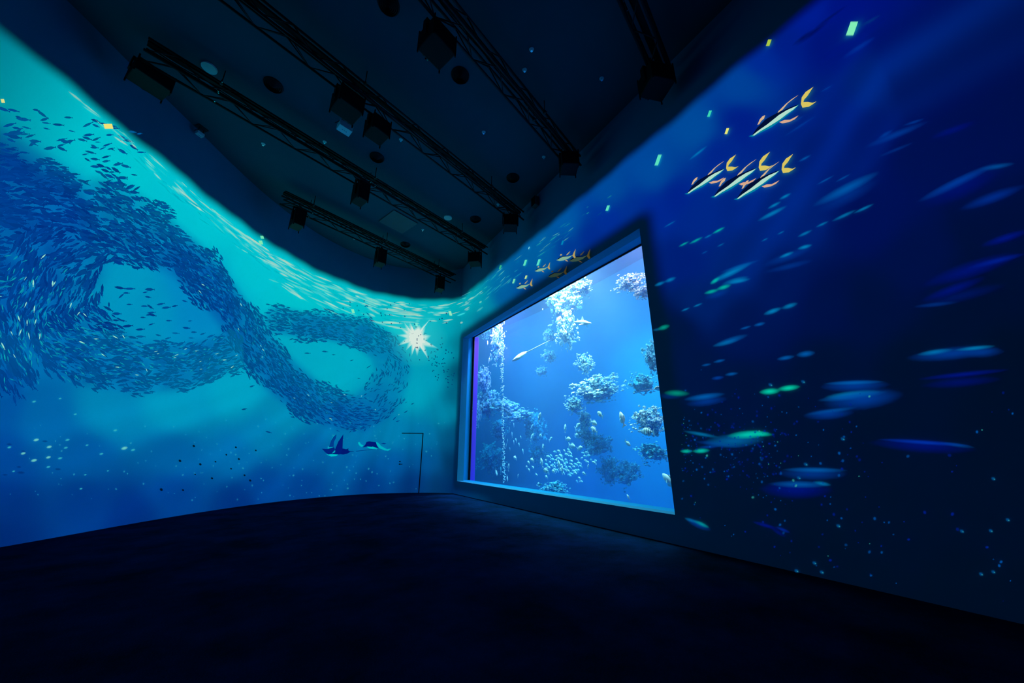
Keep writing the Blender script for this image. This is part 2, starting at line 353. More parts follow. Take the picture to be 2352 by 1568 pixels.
# --- the shoal: thousands of small dark fish and pale glints
nr = np.random.default_rng(5)
def shoal(n, box, gate, colour, jitter, scale=1.0, slim=.26, off=.012, name='fish_shoal', seed=1, label=None):
    g = np.random.default_rng(seed); P = np.stack([g.uniform(box[0], box[2], n), g.uniform(box[1], box[3], n)], -1)
    # break the ribbons up with a wandering edge
    wob = np.stack([np.sin(P[:, 1] * .045 + P[:, 0] * .02) + np.sin(P[:, 0] * .06), np.cos(P[:, 0] * .05) + np.sin(P[:, 1] * .07 + 1)], -1) * 7
    d, T, core = ribbon_fields(P + wob); keep = g.random(n) < gate(P, d, core); P = P[keep]; T = T[keep]; d = d[keep]; core = core[keep]; k = len(P)
    L = np.interp(P[:, 0], [-480, -50, 0, 200, 400, 600, 800, 1000], [60, 34, 30, 24, 18, 14, 11.5, 9.5]) * g.uniform(.6, 1.25, k) * scale
    Wd = L * g.uniform(slim * .7, slim * 1.25, k)
    a = np.arctan2(T[:, 1], T[:, 0]) + g.normal(0, jitter, k)
    u = np.stack([np.cos(a), np.sin(a)], -1); v = np.stack([-u[:, 1], u[:, 0]], -1)
    shp = np.array([(-.5, 0), (-.22, .42), (.12, .45), (.38, .10), (.52, .36), (.47, 0), (.52, -.34), (.38, -.10), (.12, -.45), (-.22, -.42)])
    V = P[:, None] + shp[None, :, :1] * (L[:, None, None] * u[:, None]) + shp[None, :, 1:] * (Wd[:, None, None] * v[:, None])
    W3 = wall_pts(V.reshape(-1, 2), off) ; jit = g.uniform(0, .006, k)
    W3 = W3.reshape(k, 10, 3); nx = -W3[:, 0] + np.array([0, 2.0, 3.0]); nx /= np.linalg.norm(nx, axis=1)[:, None]
    W3 = W3 + (nx * jit[:, None])[:, None]
    C = colour(P, d, core, g)
    F = (np.arange(k)[:, None] * 10 + np.arange(10)[None]).tolist()
    me = mesh(name, W3.reshape(-1, 3), F); set_cols(me, np.repeat(C, 10, 0))
    o = link(name, me, M['shape']); adopt(o, projL); tag(o, label, kind='stuff'); return o
def dark(P, d, core, g):
    bg = water_colour(P); k = g.uniform(.72, 1.0, len(P)) ** .35
    k *= np.interp(P[:, 0], [0, 250, 1000], [.80, .95, .72]) * np.where((P[:, 1] > 760) & (P[:, 0] < 560), .78, 1)
    tgt = lin((0, 30, 118)); tg2 = lin((0, 54, 142)); t = g.random(len(P))[:, None]
    return bg * (1 - k[:, None]) + (tgt * t + tg2 * (1 - t)) * k[:, None]
def gate_main(P, d, core):
    thin = np.interp(P[:, 0], [0, 300, 600, 900], [.42, .62, 1.25, 1.25])
    sparse = np.where((P[:, 0] > 820) & (P[:, 1] > 810), .5, 1.0)
    x, y = P.T; n = np.sin(x * .055 + y * .021) * np.sin(y * .06 - x * .017 + 1) + .5 * np.sin(x * .11 + 2) * np.sin(y * .13 + x * .05)
    clump = np.clip(.80 + .55 * n, .22, 1.1)
    return d ** 1.5 * thin * sparse * clump
shoal(46000, (-480, 340, 960, 1010), gate_main, dark, .22, label='dense dark blue fish in ribbons')
def gate_loose(P, d, core):
    x, y = P.T
    edge = np.clip(d, 0, .4) * (core < .15)
    up = ((x < 330) & (y > 235) & (y < 420)) * .16 * (y > 240 + x * .15)
    hole = ((x > 200) & (x < 480) & (y > 660) & (y < 780) & (y > 620 + x * .12)) * .16
    rim = ((x > 560) & (x < 960) & (y > 690) & (y < 1000)) * .018
    return edge * .5 + up + hole + rim
shoal(9000, (-20, 230, 990, 1010), gate_loose, dark, .30, scale=1.0, seed=3, label='stray fish at the edge of the shoal')
def glint(P, d, core, g):
    k = g.random(len(P))[:, None]; bright = g.random(len(P))[:, None] > .93
    a = lin((0, 108, 164)) * (1 - k) + lin((10, 160, 178)) * k
    return np.where(bright, lin((150, 225, 205)), a)
def gate_glint(P, d, core):
    x, y = P.T; w = np.zeros(len(P))
    w += np.exp(-((x - 230) / 190) ** 2 - ((y - 800) / 70) ** 2) * .60
    w += np.exp(-((x - 60) / 90) ** 2 - ((y - 700) / 90) ** 2) * .50
    w += np.exp(-((x - 500) / 50) ** 2 - ((y - 640) / 90) ** 2) * .25 + np.exp(-((x - 600) / 60) ** 2 - ((y - 790) / 70) ** 2) * .22
    w += np.exp(-((x - 790) / 90) ** 2 - ((y - 920) / 45) ** 2) * .42
    w += np.exp(-((x - 450) / 120) ** 2 - ((y - 815) / 30) ** 2) * .40
    return w * d
shoal(14000, (-300, 380, 960, 1000), gate_glint, glint, .30, scale=.52, slim=.20, off=.019, name='glinting_fish', seed=9, label='pale fish catching the light')

# --- sea surface shimmer along the top of the picture
def top_px(x):   # where the picture's upper edge runs
    return np.interp(x, [0,100,200,300,400,500,600,700,800,880,960,1030,1100,1207,1322,1420], [65,145,225,305,390,475,550,607,650,675,687,687,650,563,483,412])
mk = Marks(.022)
for i in range(430):
    x = rnd.uniform(170, 1110); w = math.exp(-((x - 780) / 330) ** 2)
    if rnd.random() > w + .12: continue
    y0 = float(top_px(x)); sl = math.atan2(float(top_px(x + 20)) - float(top_px(x - 20)), 40)
    dpt = min(abs(rnd.gauss(0, 1)), 2) * (19 + 12 * w * (x > 620)) + 13; L = rnd.uniform(14, 62) * (1 - .45 * (x > 950)); wd = rnd.uniform(1.6, 6.5)
    c = lin(rnd.choice([(120, 214, 196), (160, 220, 196), (196, 222, 196), (90, 208, 200), (60, 200, 200), (206, 214, 180)]))
    mk.soft(x, y0 + dpt * (1 + .25 * abs(sl)), L, wd, sl + rnd.gauss(0, .07), c, rnd.uniform(.25, .8), core=.35, n=8)
for i in range(120):
    x = rnd.uniform(250, 1120); y0 = float(top_px(x)); sl = math.atan2(float(top_px(x + 20)) - float(top_px(x - 20)), 40)
    mk.soft(x, y0 + rnd.uniform(14, 62), rnd.uniform(14, 44), rnd.uniform(2, 5), sl + rnd.gauss(0, .08), lin((0, 158, 176)), rnd.uniform(.3, .6), core=.3, n=8)
mk.build('surface_shimmer', M['soft'], projL, 'stuff', 'cream and pale green ripples of light under the water surface')
mk = Marks(.022)
for i in range(190):
    x = rnd.uniform(1060, 1430); y0 = float(top_px(x)); sl = math.atan2(float(top_px(x + 20)) - float(top_px(x - 20)), 40)
    far = (x - 1060) / 370; 
    if rnd.random() < far ** .7: continue
    c = lin(rnd.choice([(40, 190, 190), (100, 214, 206), (20, 150, 190), (0, 120, 176)])) * (1 - .5 * far)
    mk.soft(x, y0 + rnd.uniform(10, 50 + 20 * far), rnd.uniform(8, 34), rnd.uniform(1, 3.2), sl + rnd.gauss(0, .06), c, rnd.uniform(.3, .85), core=.35, n=8)
mk.soft(1060, 722, 26, 4, -.35, lin((60, 222, 222)), .9, n=8)
mk.build('surface_shimmer', M['soft'], projR, 'stuff')

# --- the projected sun
mk = Marks(.024)
tips = [(987,735,1),(968,752,0),(962,747,1),(950,755,0),(942,741,1),(938,754,0),(929,741,1),(932,757,0),(921,754,1),(929,766,0),(915,770,1),(930,777,0),
        (916,793,1),(936,789,0),(934,803,1),(944,795,0),(946,815,1),(953,801,0),(958,815,1),(966,800,0),(983,823,1),(978,797,0),(1003,798,1),(981,783,0),(988,771,1),(975,766,0),(976,753,1),(969,752,0)]
base = mk.n; c0 = np.array(SUN)
inner = [(c0[0] + (x - c0[0]) * (.70 if t else .72), c0[1] + (y - c0[1]) * (.70 if t else .72)) for x, y, t in tips]
outer = [(c0[0] + (x - c0[0]) * (1.12 if t else 1.02), c0[1] + (y - c0[1]) * (1.12 if t else 1.02)) for x, y, t in tips]
P = [tuple(c0)] + inner + outer; n = len(tips)
mk.V.append(np.array(P)); c = np.zeros((len(P), 4)); c[:, :3] = lin((214, 232, 222)); c[1 + n:, :3] = lin((120, 220, 210)); c[:1 + n, 3] = 1; mk.C.append(c); mk.n = len(P)
for i in range(n):
    j = (i + 1) % n; mk.F += [(0, 1 + i, 1 + j), (1 + i, 1 + n + i, 1 + n + j, 1 + j)]
mk.build('sunburst', M['soft'], projL, None, 'white star-shaped sun shining through the water')
mk = Marks(.020); mk.soft(957, 776, 150, 140, 0, lin((60, 210, 205)), .35, core=.15, n=24); mk.build('sun_halo', M['soft'], projL)

# --- dark specks: small fish round the sun, and the dots low on the wall
mk = Marks(.027)
for i in range(120):
    t = rnd.random()
    if i < 22: x, y = rnd.gauss(957, 18), rnd.gauss(776, 20)
    elif i < 90: x, y = 985 + t * 55 + rnd.gauss(0, 10), 800 + t * 70 + rnd.gauss(0, 22)
    else: x, y = rnd.uniform(780, 1050), rnd.uniform(690, 745)
    if x > 1047: continue
    mk.soft(x, y, rnd.uniform(3, 5.5), rnd.uniform(2.4, 3.8), rnd.uniform(0, 3), lin((0, 60, 110)), .9, core=.6, n=7)
mk.build('tiny_fish', M['soft'], projL, 'stuff', 'tiny dark fish scattered around the sunburst')
for x, y, r in [(443,1024,5),(411,1058,5.5),(458,1066,5),(493,1060,3.6),(446,1089,3.2),(485,1098,4.6),(529,1076,3.8),(518,1044,3.6),(547,1054,4.6),
                (540,1027,4),(586,1034,3.6),(560,1091,4),(573,1103,4.8),(368,1124,6),(418,1125,4.2)]:
    mk = Marks(.027); mk.soft(x, y, r * 1.5, r * 1.25, .5, lin((0, 8, 26)), .95, core=.6, n=9); mk.build('dark_speck', M['soft'], projL)

# --- plankton and pale fish, left wall
mk = Marks(.025)
for i in range(330):
    x = rnd.uniform(20, 1035); y = rnd.uniform(960, 1150)
    if rnd.random() > .25 + .75 * math.exp(-((x - 780) / 260) ** 2): continue
    r = rnd.choice([2, 2, 2.6, 3.2, 4.2]); mk.soft(x, y, r * 1.6, r * 1.3, rnd.uniform(0, 3), lin((40, 160, 190)), rnd.uniform(.2, .6), core=.4, n=7)
for x, y, L in [(110,1026,15),(108,1050,14),(135,1052,13),(75,1057,17),(152,1010,13),(80,1010,16),(148,1028,12),(108,1072,12),(197,1022,9),(262,988,12),(283,1029,18),
                (303,1033,13),(230,1042,12),(18,1027,12),(50,1041,14),(75,922,12),(170,951,10),(135,915,9),(245,1081,7),(193,1090,8),(183,1122,9),(28,1082,9)]:
    mk.soft(x, y, L, L * .48, -.25, lin((110, 214, 200) if L > 13 else (50, 180, 195)), .75, core=.4, n=9)
for x, y, L in [(18,1020,16),(50,1036,14),(45,1085,22),(8,1090,16),(130,1077,18),(40,1072,14),(100,1013,16)]:
    mk.soft(x, y, L, L * .36, .05, lin((0, 40, 110)), .6, core=.4, n=9)
mk.build('plankton', M['soft'], projL, 'stuff', 'pale specks and distant fish drifting low on the picture')

# --- two manta rays
def creature(name, parent, off, polys, label):
    mk = Marks(off); 
    for pts, col in polys: mk.poly(pts, [lin(col)] * len(pts))
    return mk.build(name, M['shape'], parent, None, label)
def zz(ox, oy, sc, pts): return [(ox + x / sc, oy + y / sc) for x, y in pts]
Z = lambda pts: zz(700, 960, 7.84, pts)
creature('manta_ray', projL, .026, [
 (Z([(300,550),(400,555),(520,520),(540,560),(470,650),(420,655),(370,620)]), (0,36,122)),
 (Z([(470,690),(375,650),(420,655),(470,648),(600,655),(560,682)]), (0,190,200)),
 (Z([(405,530),(520,520),(505,570),(455,600),(418,570)]), (0,178,196)),
 (Z([(430,520),(470,400),(520,320),(570,280),(555,360),(520,430),(515,520)]), (0,60,140)),
 (Z([(470,400),(505,330),(560,285),(570,292),(530,330),(490,400)]), (0,176,192)),
 (Z([(540,560),(600,420),(690,290),(680,420),(675,545),(640,650),(600,655),(470,650),(520,600)]), (0,28,118)),
 (Z([(480,640),(590,530),(608,520),(570,640),(600,655),(540,672)]), (0,178,196)),
 (Z([(640,650),(675,545),(740,560),(785,545),(775,575),(820,605),(760,640),(690,655)]), (0,24,112)),
 (Z([(775,590),(880,598),(880,604),(780,608)]), (0,44,120))], 'manta ray with raised wing, nearer to the left')
creature('manta_ray', projL, .026, [
 (Z([(960,430),(980,428),(1010,470),(1060,495),(1020,518),(980,490),(960,460)]), (0,182,196)),
 (Z([(1040,525),(1085,480),(1110,425),(1160,418),(1280,430),(1300,490),(1330,540),(1230,520),(1130,512)]), (0,24,116)),
 (Z([(1110,515),(1190,505),(1320,542),(1250,558),(1160,545)]), (0,186,196)),
 (Z([(1270,428),(1300,430),(1350,470),(1370,500),(1480,560),(1560,548),(1500,588),(1440,580),(1340,540),(1300,490)]), (0,172,190)),
 (Z([(1370,460),(1420,445),(1470,458),(1440,470)]), (0,60,136)),
 (Z([(920,590),(1060,575),(1260,552),(1262,556),(1060,585),(920,600)]), (0,50,122))], 'manta ray seen level with pale wing tips')

# --- striped tuna with yellow tails
T = lambda pts: zz(1560, 180, 5.6, pts)
TUNA = [
 ('back', [(945,745),(1020,640),(1120,540),(1280,450),(1400,400),(1500,360),(1560,345),(1400,420),(1300,490),(1150,600),(1020,690)], (0,14,52)),
 ('belly', [(905,755),(960,735),(1020,690),(1150,600),(1300,490),(1400,425),(1560,345),(1500,410),(1400,490),(1310,560),(1200,640),(1060,710),(960,762)], (0,126,160)),
 ('flank', [(955,745),(1020,690),(1150,600),(1300,480),(1400,420),(1540,360),(1480,415),(1400,470),(1310,540),(1200,610),(1060,690),(980,745)], (176,222,204)),
 ('fin', [(1280,458),(1290,435),(1380,345),(1460,280),(1550,225),(1480,280),(1410,335),(1340,420),(1320,432)], (206,178,142)),
 ('fin', [(1020,610),(1050,540),(1085,500),(1120,485),(1105,530),(1070,560),(1045,600)], (214,178,140)),
 ('fin', [(1300,575),(1370,548),(1440,545),(1550,490),(1500,540),(1430,575),(1340,592)], (214,168,140)),
 ('tail_fin', [(1580,345),(1590,260),(1640,190),(1740,125),(1710,170),(1665,240),(1620,290),(1612,320),(1670,318),(1730,330),(1780,312),(1730,350),(1680,380),(1600,392)], (214,196,96))]
def tuna(dx, dy, sc, parent, label, dim=1.0, pivot=(1300, 500)):
    root = None
    for i, (nm, pts, col) in enumerate(TUNA):
        q = [(pivot[0] + (x - pivot[0]) * sc, pivot[1] + (y - pivot[1]) * sc) for x, y in pts]
        q = [(a + dx / 5.6, b + dy / 5.6) for a, b in T(q)]
        mk = Marks(.030 + .001 * i); mk.poly(q, [lin(col) * dim] * len(q))
        o = mk.build('tuna' if i == 0 else nm, M['shape'], parent, None, label if i == 0 else None)
        if i == 0: root = o
        else:
            o.parent = root; o.matrix_parent_inverse = Matrix.Identity(4)
    return root
tuna(0, 0, 1.0, projR, 'tuna with yellow tail swimming alone above three others')
tuna(-905, 790, .80, projR, 'leftmost tuna of the row of three')
tuna(-520, 800, .92, projR, 'middle tuna of the row of three')
tuna(-225, 830, .92, projR, 'rightmost tuna of the row of three')
def small_tuna(x, y, s, dim, label):
    """little tuna over the window; x, y is its nose"""
    root = None
    for i, (nm, pts, col) in enumerate([
        ('back', [(0,0),(10,-9),(28,-17),(50,-14),(66,-16),(50,-12),(25,-6)], (0,12,46)),
        ('flank', [(0,0),(8,-4),(26,-14),(50,-15),(68,-21),(52,-8),(30,1),(12,3)], (150,206,176)),
        ('fin', [(40,-20),(44,-26),(58,-38),(54,-31),(48,-23)], (196,186,136)),
        ('fin', [(14,-19),(18,-25),(24,-24),(20,-18)], (214,190,130)),
        ('fin', [(34,-2),(44,0),(50,6),(40,4)], (200,170,140)),
        ('tail_fin', [(66,-18),(72,-32),(80,-46),(77,-30),(76,-20),(80,-10),(74,-8)], (206,180,110))]):
        mk = Marks(.030 + .001 * i); mk.poly([(x + a * s, y + b * s) for a, b in pts], [lin(col) * dim] * len(pts))
        o = mk.build('small_tuna' if i == 0 else nm, M['shape'], projR, None, label if i == 0 else None)
        if i == 0: root = o
        else: o.parent = root; o.matrix_parent_inverse = Matrix.Identity(4)
small_tuna(1187, 662, .48, .72, 'small tuna just above the left end of the window')
small_tuna(1230, 623, .45, .72, 'small tuna above the window, second from the left')
small_tuna(1280, 598, .56, .72, 'small tuna above the window, third from the left')
small_tuna(1309, 600, .62, .13, 'dim small tuna half faded by the window edge')
small_tuna(1260, 636, .56, .08, 'faintest small tuna close to the window edge')

# --- soft streaking fish, right wall: x, y, length, width, angle (deg), colour, strength
C1, C2, C3, C4, C5 = (0,130,190), (0,90,170), (0,190,170), (0,60,150), (0,20,120)
FISH = [(1945,435,160,22,-27,C2,.75),(1950,450,150,34,-27,C4,.35),(1897,415,46,5,-28,C2,.6),(1938,410,40,5,-28,C2,.5),(1780,472,34,7,-28,C1,.75),(1805,452,30,7,-28,C1,.75),
(1775,491,72,10,-27,C1,.7),(1940,496,60,8,-25,C1,.55),(1985,480,50,7,-25,C1,.6),(1600,553,34,6,-27,C3,.6),(1652,530,32,6,-28,C3,.75),(1572,561,26,5,-27,C3,.6),(1628,543,22,5,-27,C1,.55),
(1850,537,36,7,-25,C1,.6),(1890,516,32,6,-25,C1,.55),(1758,551,18,4,-27,C1,.45),(1795,535,20,4,-27,C1,.45),(1657,563,20,4,-27,C1,.4),(1620,580,18,4,-27,C2,.5),(1540,515,34,4,-30,C1,.45),
(1808,586,36,8,-22,C1,.8),(1850,568,34,9,-16,C1,.85),(1810,590,110,20,-20,C4,.5),(1815,612,110,14,-14,C4,.45),(1680,627,100,14,-26,C1,.8),(1700,613,90,10,-18,C2,.6),(1644,645,26,9,-35,C3,.8),
(1690,645,60,12,-16,C1,.55),(1664,660,34,10,-18,C3,.75),(1636,670,34,9,-15,C3,.65),(1650,676,60,16,-18,C4,.5),(1700,646,50,9,-12,C1,.7),(1517,652,26,8,-22,C1,.7),(1541,643,28,9,-22,C1,.7),
(1576,711,22,5,-22,C1,.6),(1604,701,24,5,-22,C1,.6),(1776,715,42,11,-20,C1,.8),(1815,703,38,11,-18,C1,.65),(1714,753,28,6,-16,C2,.65),(1746,745,28,8,-14,C2,.75),(1680,782,80,14,-18,C2,.65),(1668,788,60,10,-14,C1,.35),
(1624,838,24,6,-10,C2,.6),(1654,829,28,7,-12,C2,.7),(1650,868,30,9,-8,C4,.8),(1682,859,30,8,-8,C2,.7),(1806,822,40,10,-10,C2,.75),(1852,813,42,14,-8,C2,.8),(1620,911,90,14,-8,C2,.85),(1625,922,90,20,-8,C4,.6),
(1963,879,130,10,-2,C2,.85),(1965,886,150,26,-2,C4,.7),(1960,906,120,16,-6,C1,.7),(1985,917,170,44,-7,C4,.75),(1960,910,150,16,-7,C2,.9),(1910,944,110,10,-8,C2,.6),(1905,951,110,24,-4,C4,.65),
(2240,800,90,10,-6,C1,.65),(2150,809,80,12,-8,C1,.75),(2190,812,200,28,-6,C4,.7),(2260,810,90,22,-4,C4,.5),(2215,860,200,12,-6,C5,.9),(2210,878,180,22,-5,C5,.45),
(2200,420,190,20,-26,(0,70,170),.65),(2210,432,190,46,-24,C5,.45),(2290,384,80,12,-10,C2,.5),(2280,455,150,24,-20,(0,50,150),.6),(2310,548,110,18,-18,C5,.95),(2230,620,220,36,-18,C5,.7),(2290,600,130,14,-14,(0,30,140),.8),
(2190,665,150,22,-20,C5,.75),(2210,680,200,26,-14,(0,24,100),.6),(2150,700,100,10,-6,C4,.4),(1840,290,90,6,-33,C4,.6),(1900,205,34,5,-30,C4,.65),(1835,275,34,4,-32,C4,.5),(1850,365,34,6,-28,C2,.7),(1605,352,52,6,-38,C1,.65),
(2060,310,150,16,-22,C4,.6),(2060,345,90,8,-22,C4,.35),(2100,282,50,7,-18,C4,.6),(2190,300,110,16,-20,C5,.6),(2035,310,40,9,-30,C4,.65),(1975,110,90,12,-33,(0,50,150),.65),(1960,90,170,20,-33,C5,.4),
(1870,75,100,12,-38,(0,8,50),.55),(1845,88,60,10,-38,(0,6,40),.5),(1910,40,90,8,-35,(0,14,70),.5),(2000,50,60,8,-30,(0,70,130),.3),
(1688,1012,130,30,-3,(0,90,150),.9),(1720,998,90,18,-4,(0,190,170),.95),(1745,996,60,12,4,(0,200,170),.8),(1655,1020,110,12,6,C4,.7),(1612,997,80,9,10,C1,.5),(1578,1036,28,9,0,C3,.75),(1612,1035,38,11,-3,C3,.85),(1630,1026,50,8,-4,C4,.7),
(1874,1079,140,12,1,C2,.7),(1868,1088,150,28,1,C4,.55),(1838,1112,130,16,1,C2,.65),(1890,1110,40,10,10,C1,.55),(1830,1124,160,40,1,C5,.8),(2125,1016,200,10,4,(0,50,170),.8),(2120,1024,230,30,4,C5,.6),(2200,1022,80,9,8,C2,.35),
(1612,1203,38,9,24,C3,.65),(1590,1195,34,8,20,C1,.5),(1606,1204,60,16,24,C4,.6),(1760,1206,60,9,16,C5,.9),(1800,1216,36,8,22,(0,40,150),.7),(1790,1222,40,10,30,C5,.5),
(1770,899,46,14,-5,(0,200,165),.95),(1813,891,50,13,-7,(0,200,165),.95),(1556,903,56,14,2,(0,150,130),.75),(1526,752,28,11,-18,(0,160,140),.75),(1510,757,20,7,-10,C1,.3),(1540,910,50,14,3,C4,.3)]
for x, y, L, w, a, col, st in FISH:
    mk = Marks(.016 + rnd.uniform(0, .006)); mk.soft(x, y, L * 1.12, w * 1.15, R(a), lin(col), st, core=.14, n=16, lob=.0)
    mk.build('blurred_fish', M['soft'], projR)
# drifting specks low on the right wall
mk = Marks(.026)
for i in range(420):
    t = rnd.random()
    if t < .62: x, y = rnd.uniform(1568, 1800), rnd.gauss(1035, 55)
    elif t < .8: x, y = rnd.uniform(1780, 2010), rnd.uniform(900, 1330)
    else: x, y = rnd.uniform(1600, 2345), rnd.uniform(900, 1400)
    if y > 1225 + (x - 1560) * .24: continue
    r = rnd.choice([2, 2.4, 3, 4, 5]) * (1 + (x - 1568) / 1100); b = rnd.random()
    c = lin((0, 30, 140) if b < .6 else (0, 84, 170) if b < .96 else (50, 160, 160))
    mk.soft(x, y, r * 1.5, r * 1.3, rnd.uniform(0, 3), c, rnd.uniform(.3, .85), core=.3, n=7)
for x, y in [(1938,1008),(2211,1219),(2277,1218),(2283,1099),(2316,1193),(1928,1207),(2255,1317),(2283,1312),(1873,1292),(1890,1313),(1832,1310),(1847,877),(1772,884),(1853,1066),(1837,1097)]:
    mk.soft(x, y, 14, 10, .5, lin((0, 90, 160)), .7, core=.1, n=8); mk.soft(x + 2, y + 1, 5, 4, .5, lin((60, 180, 170)), .6, core=.3, n=7)
mk.build('drifting_specks', M['soft'], projR, 'stuff', 'blue bubbles and specks drifting low on the dark wall')

# --- glowing flakes
def flake(x, y, w, h, col, parent, sk=.35):
    mk = Marks(.034); e = h * .62
    for y0, y1, c0, c1 in ((-e, -h / 2, 0, .8), (-h / 2, h / 2, 1, 1), (h / 2, e, .8, 0)):
        P = [(x - w / 2 - y0 * sk, y + y0), (x + w / 2 - y0 * sk, y + y0), (x + w / 2 - y1 * sk, y + y1), (x - w / 2 - y1 * sk, y + y1)]
        c = np.zeros((4, 4)); c[:, :3] = lin(col); c[:2, 3] = c0; c[2:, 3] = c1; mk.poly(P, c)
    mk.build('glowing_flake', M['soft'], parent)
for f in [(1959,69,17,28,(128,238,182)),(1768,101,8,13,(170,200,70)),(1632,263,6,13,(60,214,180)),(1672,303,6,12,(230,232,120)),(1514,369,8,22,(90,226,190)),(1398,479,6,11,(90,226,190)),
          (1208,604,5,12,(90,226,190)),(1239,603,5,13,(90,226,200)),(1182,646,4,9,(120,226,180)),(1151,614,4,8,(50,180,140)),(1210,637,4,7,(190,226,150)),(1294,558,4,9,(0,130,180)),(1217,570,2.5,5,(110,200,220))]:
    flake(*f, projR)
for f in [(245,290,20,10,(236,226,120)),(600,545,7,6,(110,226,180)),(597,557,8,8,(130,230,180)),(810,715,6,8,(130,230,190)),(1035,720,6,9,(150,230,190)),(957,746,5,7,(120,230,210)),(2,232,8,8,(220,220,140))]:
    flake(*f, projL, sk=-.3)

# ------------------------------------------------------------------ door in the curved wall (seam lines and knob)
dr = tag(empty('door_1', tuple(wall_pts([(945, 1128)], 0)[0])), 'flush door in the curved wall, seen as a thin dark outline', kind='structure')
def strip(name, a, b, w, mat, off=.03):
    """narrow strip on the wall between two (s, z) points"""
    n = 8; s = np.linspace(a[0], b[0], n); z = np.linspace(a[1], b[1], n); vert = abs(a[0] - b[0]) < 1e-3; V = []
    for o in (.004, off):
        for k in (-w / 2, w / 2):
            V += list(at(s + (k if vert else 0), z + (0 if vert else k), o))
    F = []
    for i in range(n - 1):
        F += [(2 * n + i, 2 * n + i + 1, 3 * n + i + 1, 3 * n + i), (i, i + 1, 2 * n + i + 1, 2 * n + i), (n + i, 3 * n + i, 3 * n + i + 1, n + i + 1)]
    o = link(name, mesh(name, V, F), mat); adopt(o, dr); return o
s_r, z_t = px_to_sz(np.array([[972.0, 995.0]])); s_l, _ = px_to_sz(np.array([[923.0, 995.0]])); s_r, z_t, s_l = s_r[0], z_t[0], s_l[0]
strip('door_seam', (s_l, z_t), (s_r + .02, z_t), .030, M['seam']); strip('door_seam', (s_r, 0), (s_r, z_t), .032, M['seam'])
kp = wall_pts([(917.5, 1065.5)], .045)[0]
bm = bmesh.new(); add_tube(bm, (0, 0, 0), (0, -.05, 0), .022, 12); add_box(bm, (.04, -.055, 0), (.12, .02, .022), .004)
adopt(link('door_handle', bm_mesh('door_handle', bm), M['black'], loc=Vector(kp)), dr)
kp = wall_pts([(918.5, 1059.5)], .03)[0]
bm = bmesh.new(); add_tube(bm, (0, .02, 0), (0, -.02, 0), .024, 14)
adopt(link('lock_cylinder', bm_mesh('lock_cylinder', bm), M['black'], loc=Vector(kp)), dr)

# ------------------------------------------------------------------ aquarium window
XG = 6.30; GY0, GY1 = 3.9, 13.17; GZB = 0.40
win = tag(empty('window_1', (XR, (WY0 + WY1) / 2, WZ0)), 'large deep-set viewing window of the aquarium', kind='structure')
def slab4(name, a, b, c, d, t, mat, parent):
    """thick quad: a b c d is the face seen, t the thickness vector"""
    V = [Vector(v) for v in (a, b, c, d)]; V += [v + Vector(t) for v in V]
    o = link(name, mesh(name, V, [(0, 1, 2, 3), (7, 6, 5, 4), (0, 4, 5, 1), (1, 5, 6, 2), (2, 6, 7, 3), (3, 7, 4, 0)]), mat)
    return adopt(o, parent)
ZT0, ZT1 = 5.97, 6.13
slab4('window_soffit', (XR+.004, WY0, WZ1), (XR+.004, WY1, WZ1), (XG, GY1, ZT1), (XG, GY0, ZT0), (0, 0, .12), M['reveal'], win)
slab4('window_sill', (XR+.004, WY1, WZ0), (XR+.004, WY0, WZ0), (XG, GY0, GZB + .03), (XG, GY1, GZB + .03), (0, 0, -.12), M['reveal'], win)
slab4('window_jamb', (XR+.004, WY1, WZ1), (XR+.004, WY1, WZ0), (XG, GY1, GZB), (XG, GY1, ZT1), (0, .1, 0), M['reveal'], win)
slab4('window_jamb', (XR+.004, WY0, WZ0), (XR+.004, WY0, WZ1), (XG, GY0, ZT0), (XG, GY0, GZB), (0, -.1, 0), M['reveal'], win)
slab4('window_seal', (XG - .01, GY1, GZB), (XG - .01, GY1 - .14, GZB), (XG - .01, GY1 - .14, ZT1), (XG - .01, GY1, ZT1), (.02, 0, 0), M['seal'], win)
slab4('window_seal', (XG - .01, GY1, ZT1 - .035), (XG - .01, GY0, ZT0 - .045), (XG - .01, GY0, ZT0 + .05), (XG - .01, GY1, ZT1 + .05), (.02, 0, 0), M['seal'], win)
def pane_material():
    m = bpy.data.materials.new('clear_acrylic'); m.use_nodes = True; nt = m.node_tree; nt.nodes.clear()
    out = nt.nodes.new('ShaderNodeOutputMaterial'); t = nt.nodes.new('ShaderNodeBsdfTransparent'); g = nt.nodes.new('ShaderNodeBsdfGlossy')
    g.inputs['Roughness'].default_value = .02; fr = nt.nodes.new('ShaderNodeFresnel'); fr.inputs['IOR'].default_value = 1.25
    t.inputs[0].default_value = (.97, .985, 1, 1)
    mi = nt.nodes.new('ShaderNodeMixShader'); nt.links.new(fr.outputs[0], mi.inputs[0]); nt.links.new(t.outputs[0], mi.inputs[1]); nt.links.new(g.outputs[0], mi.inputs[2])
    nt.links.new(mi.outputs[0], out.inputs[0]); return m
me = mesh('pane', [(XG + .02, GY1, GZB), (XG + .02, GY0, GZB), (XG + .02, GY0, ZT1), (XG + .02, GY1, ZT1)], [(0, 1, 2, 3)])
adopt(link('pane', me, pane_material()), win)

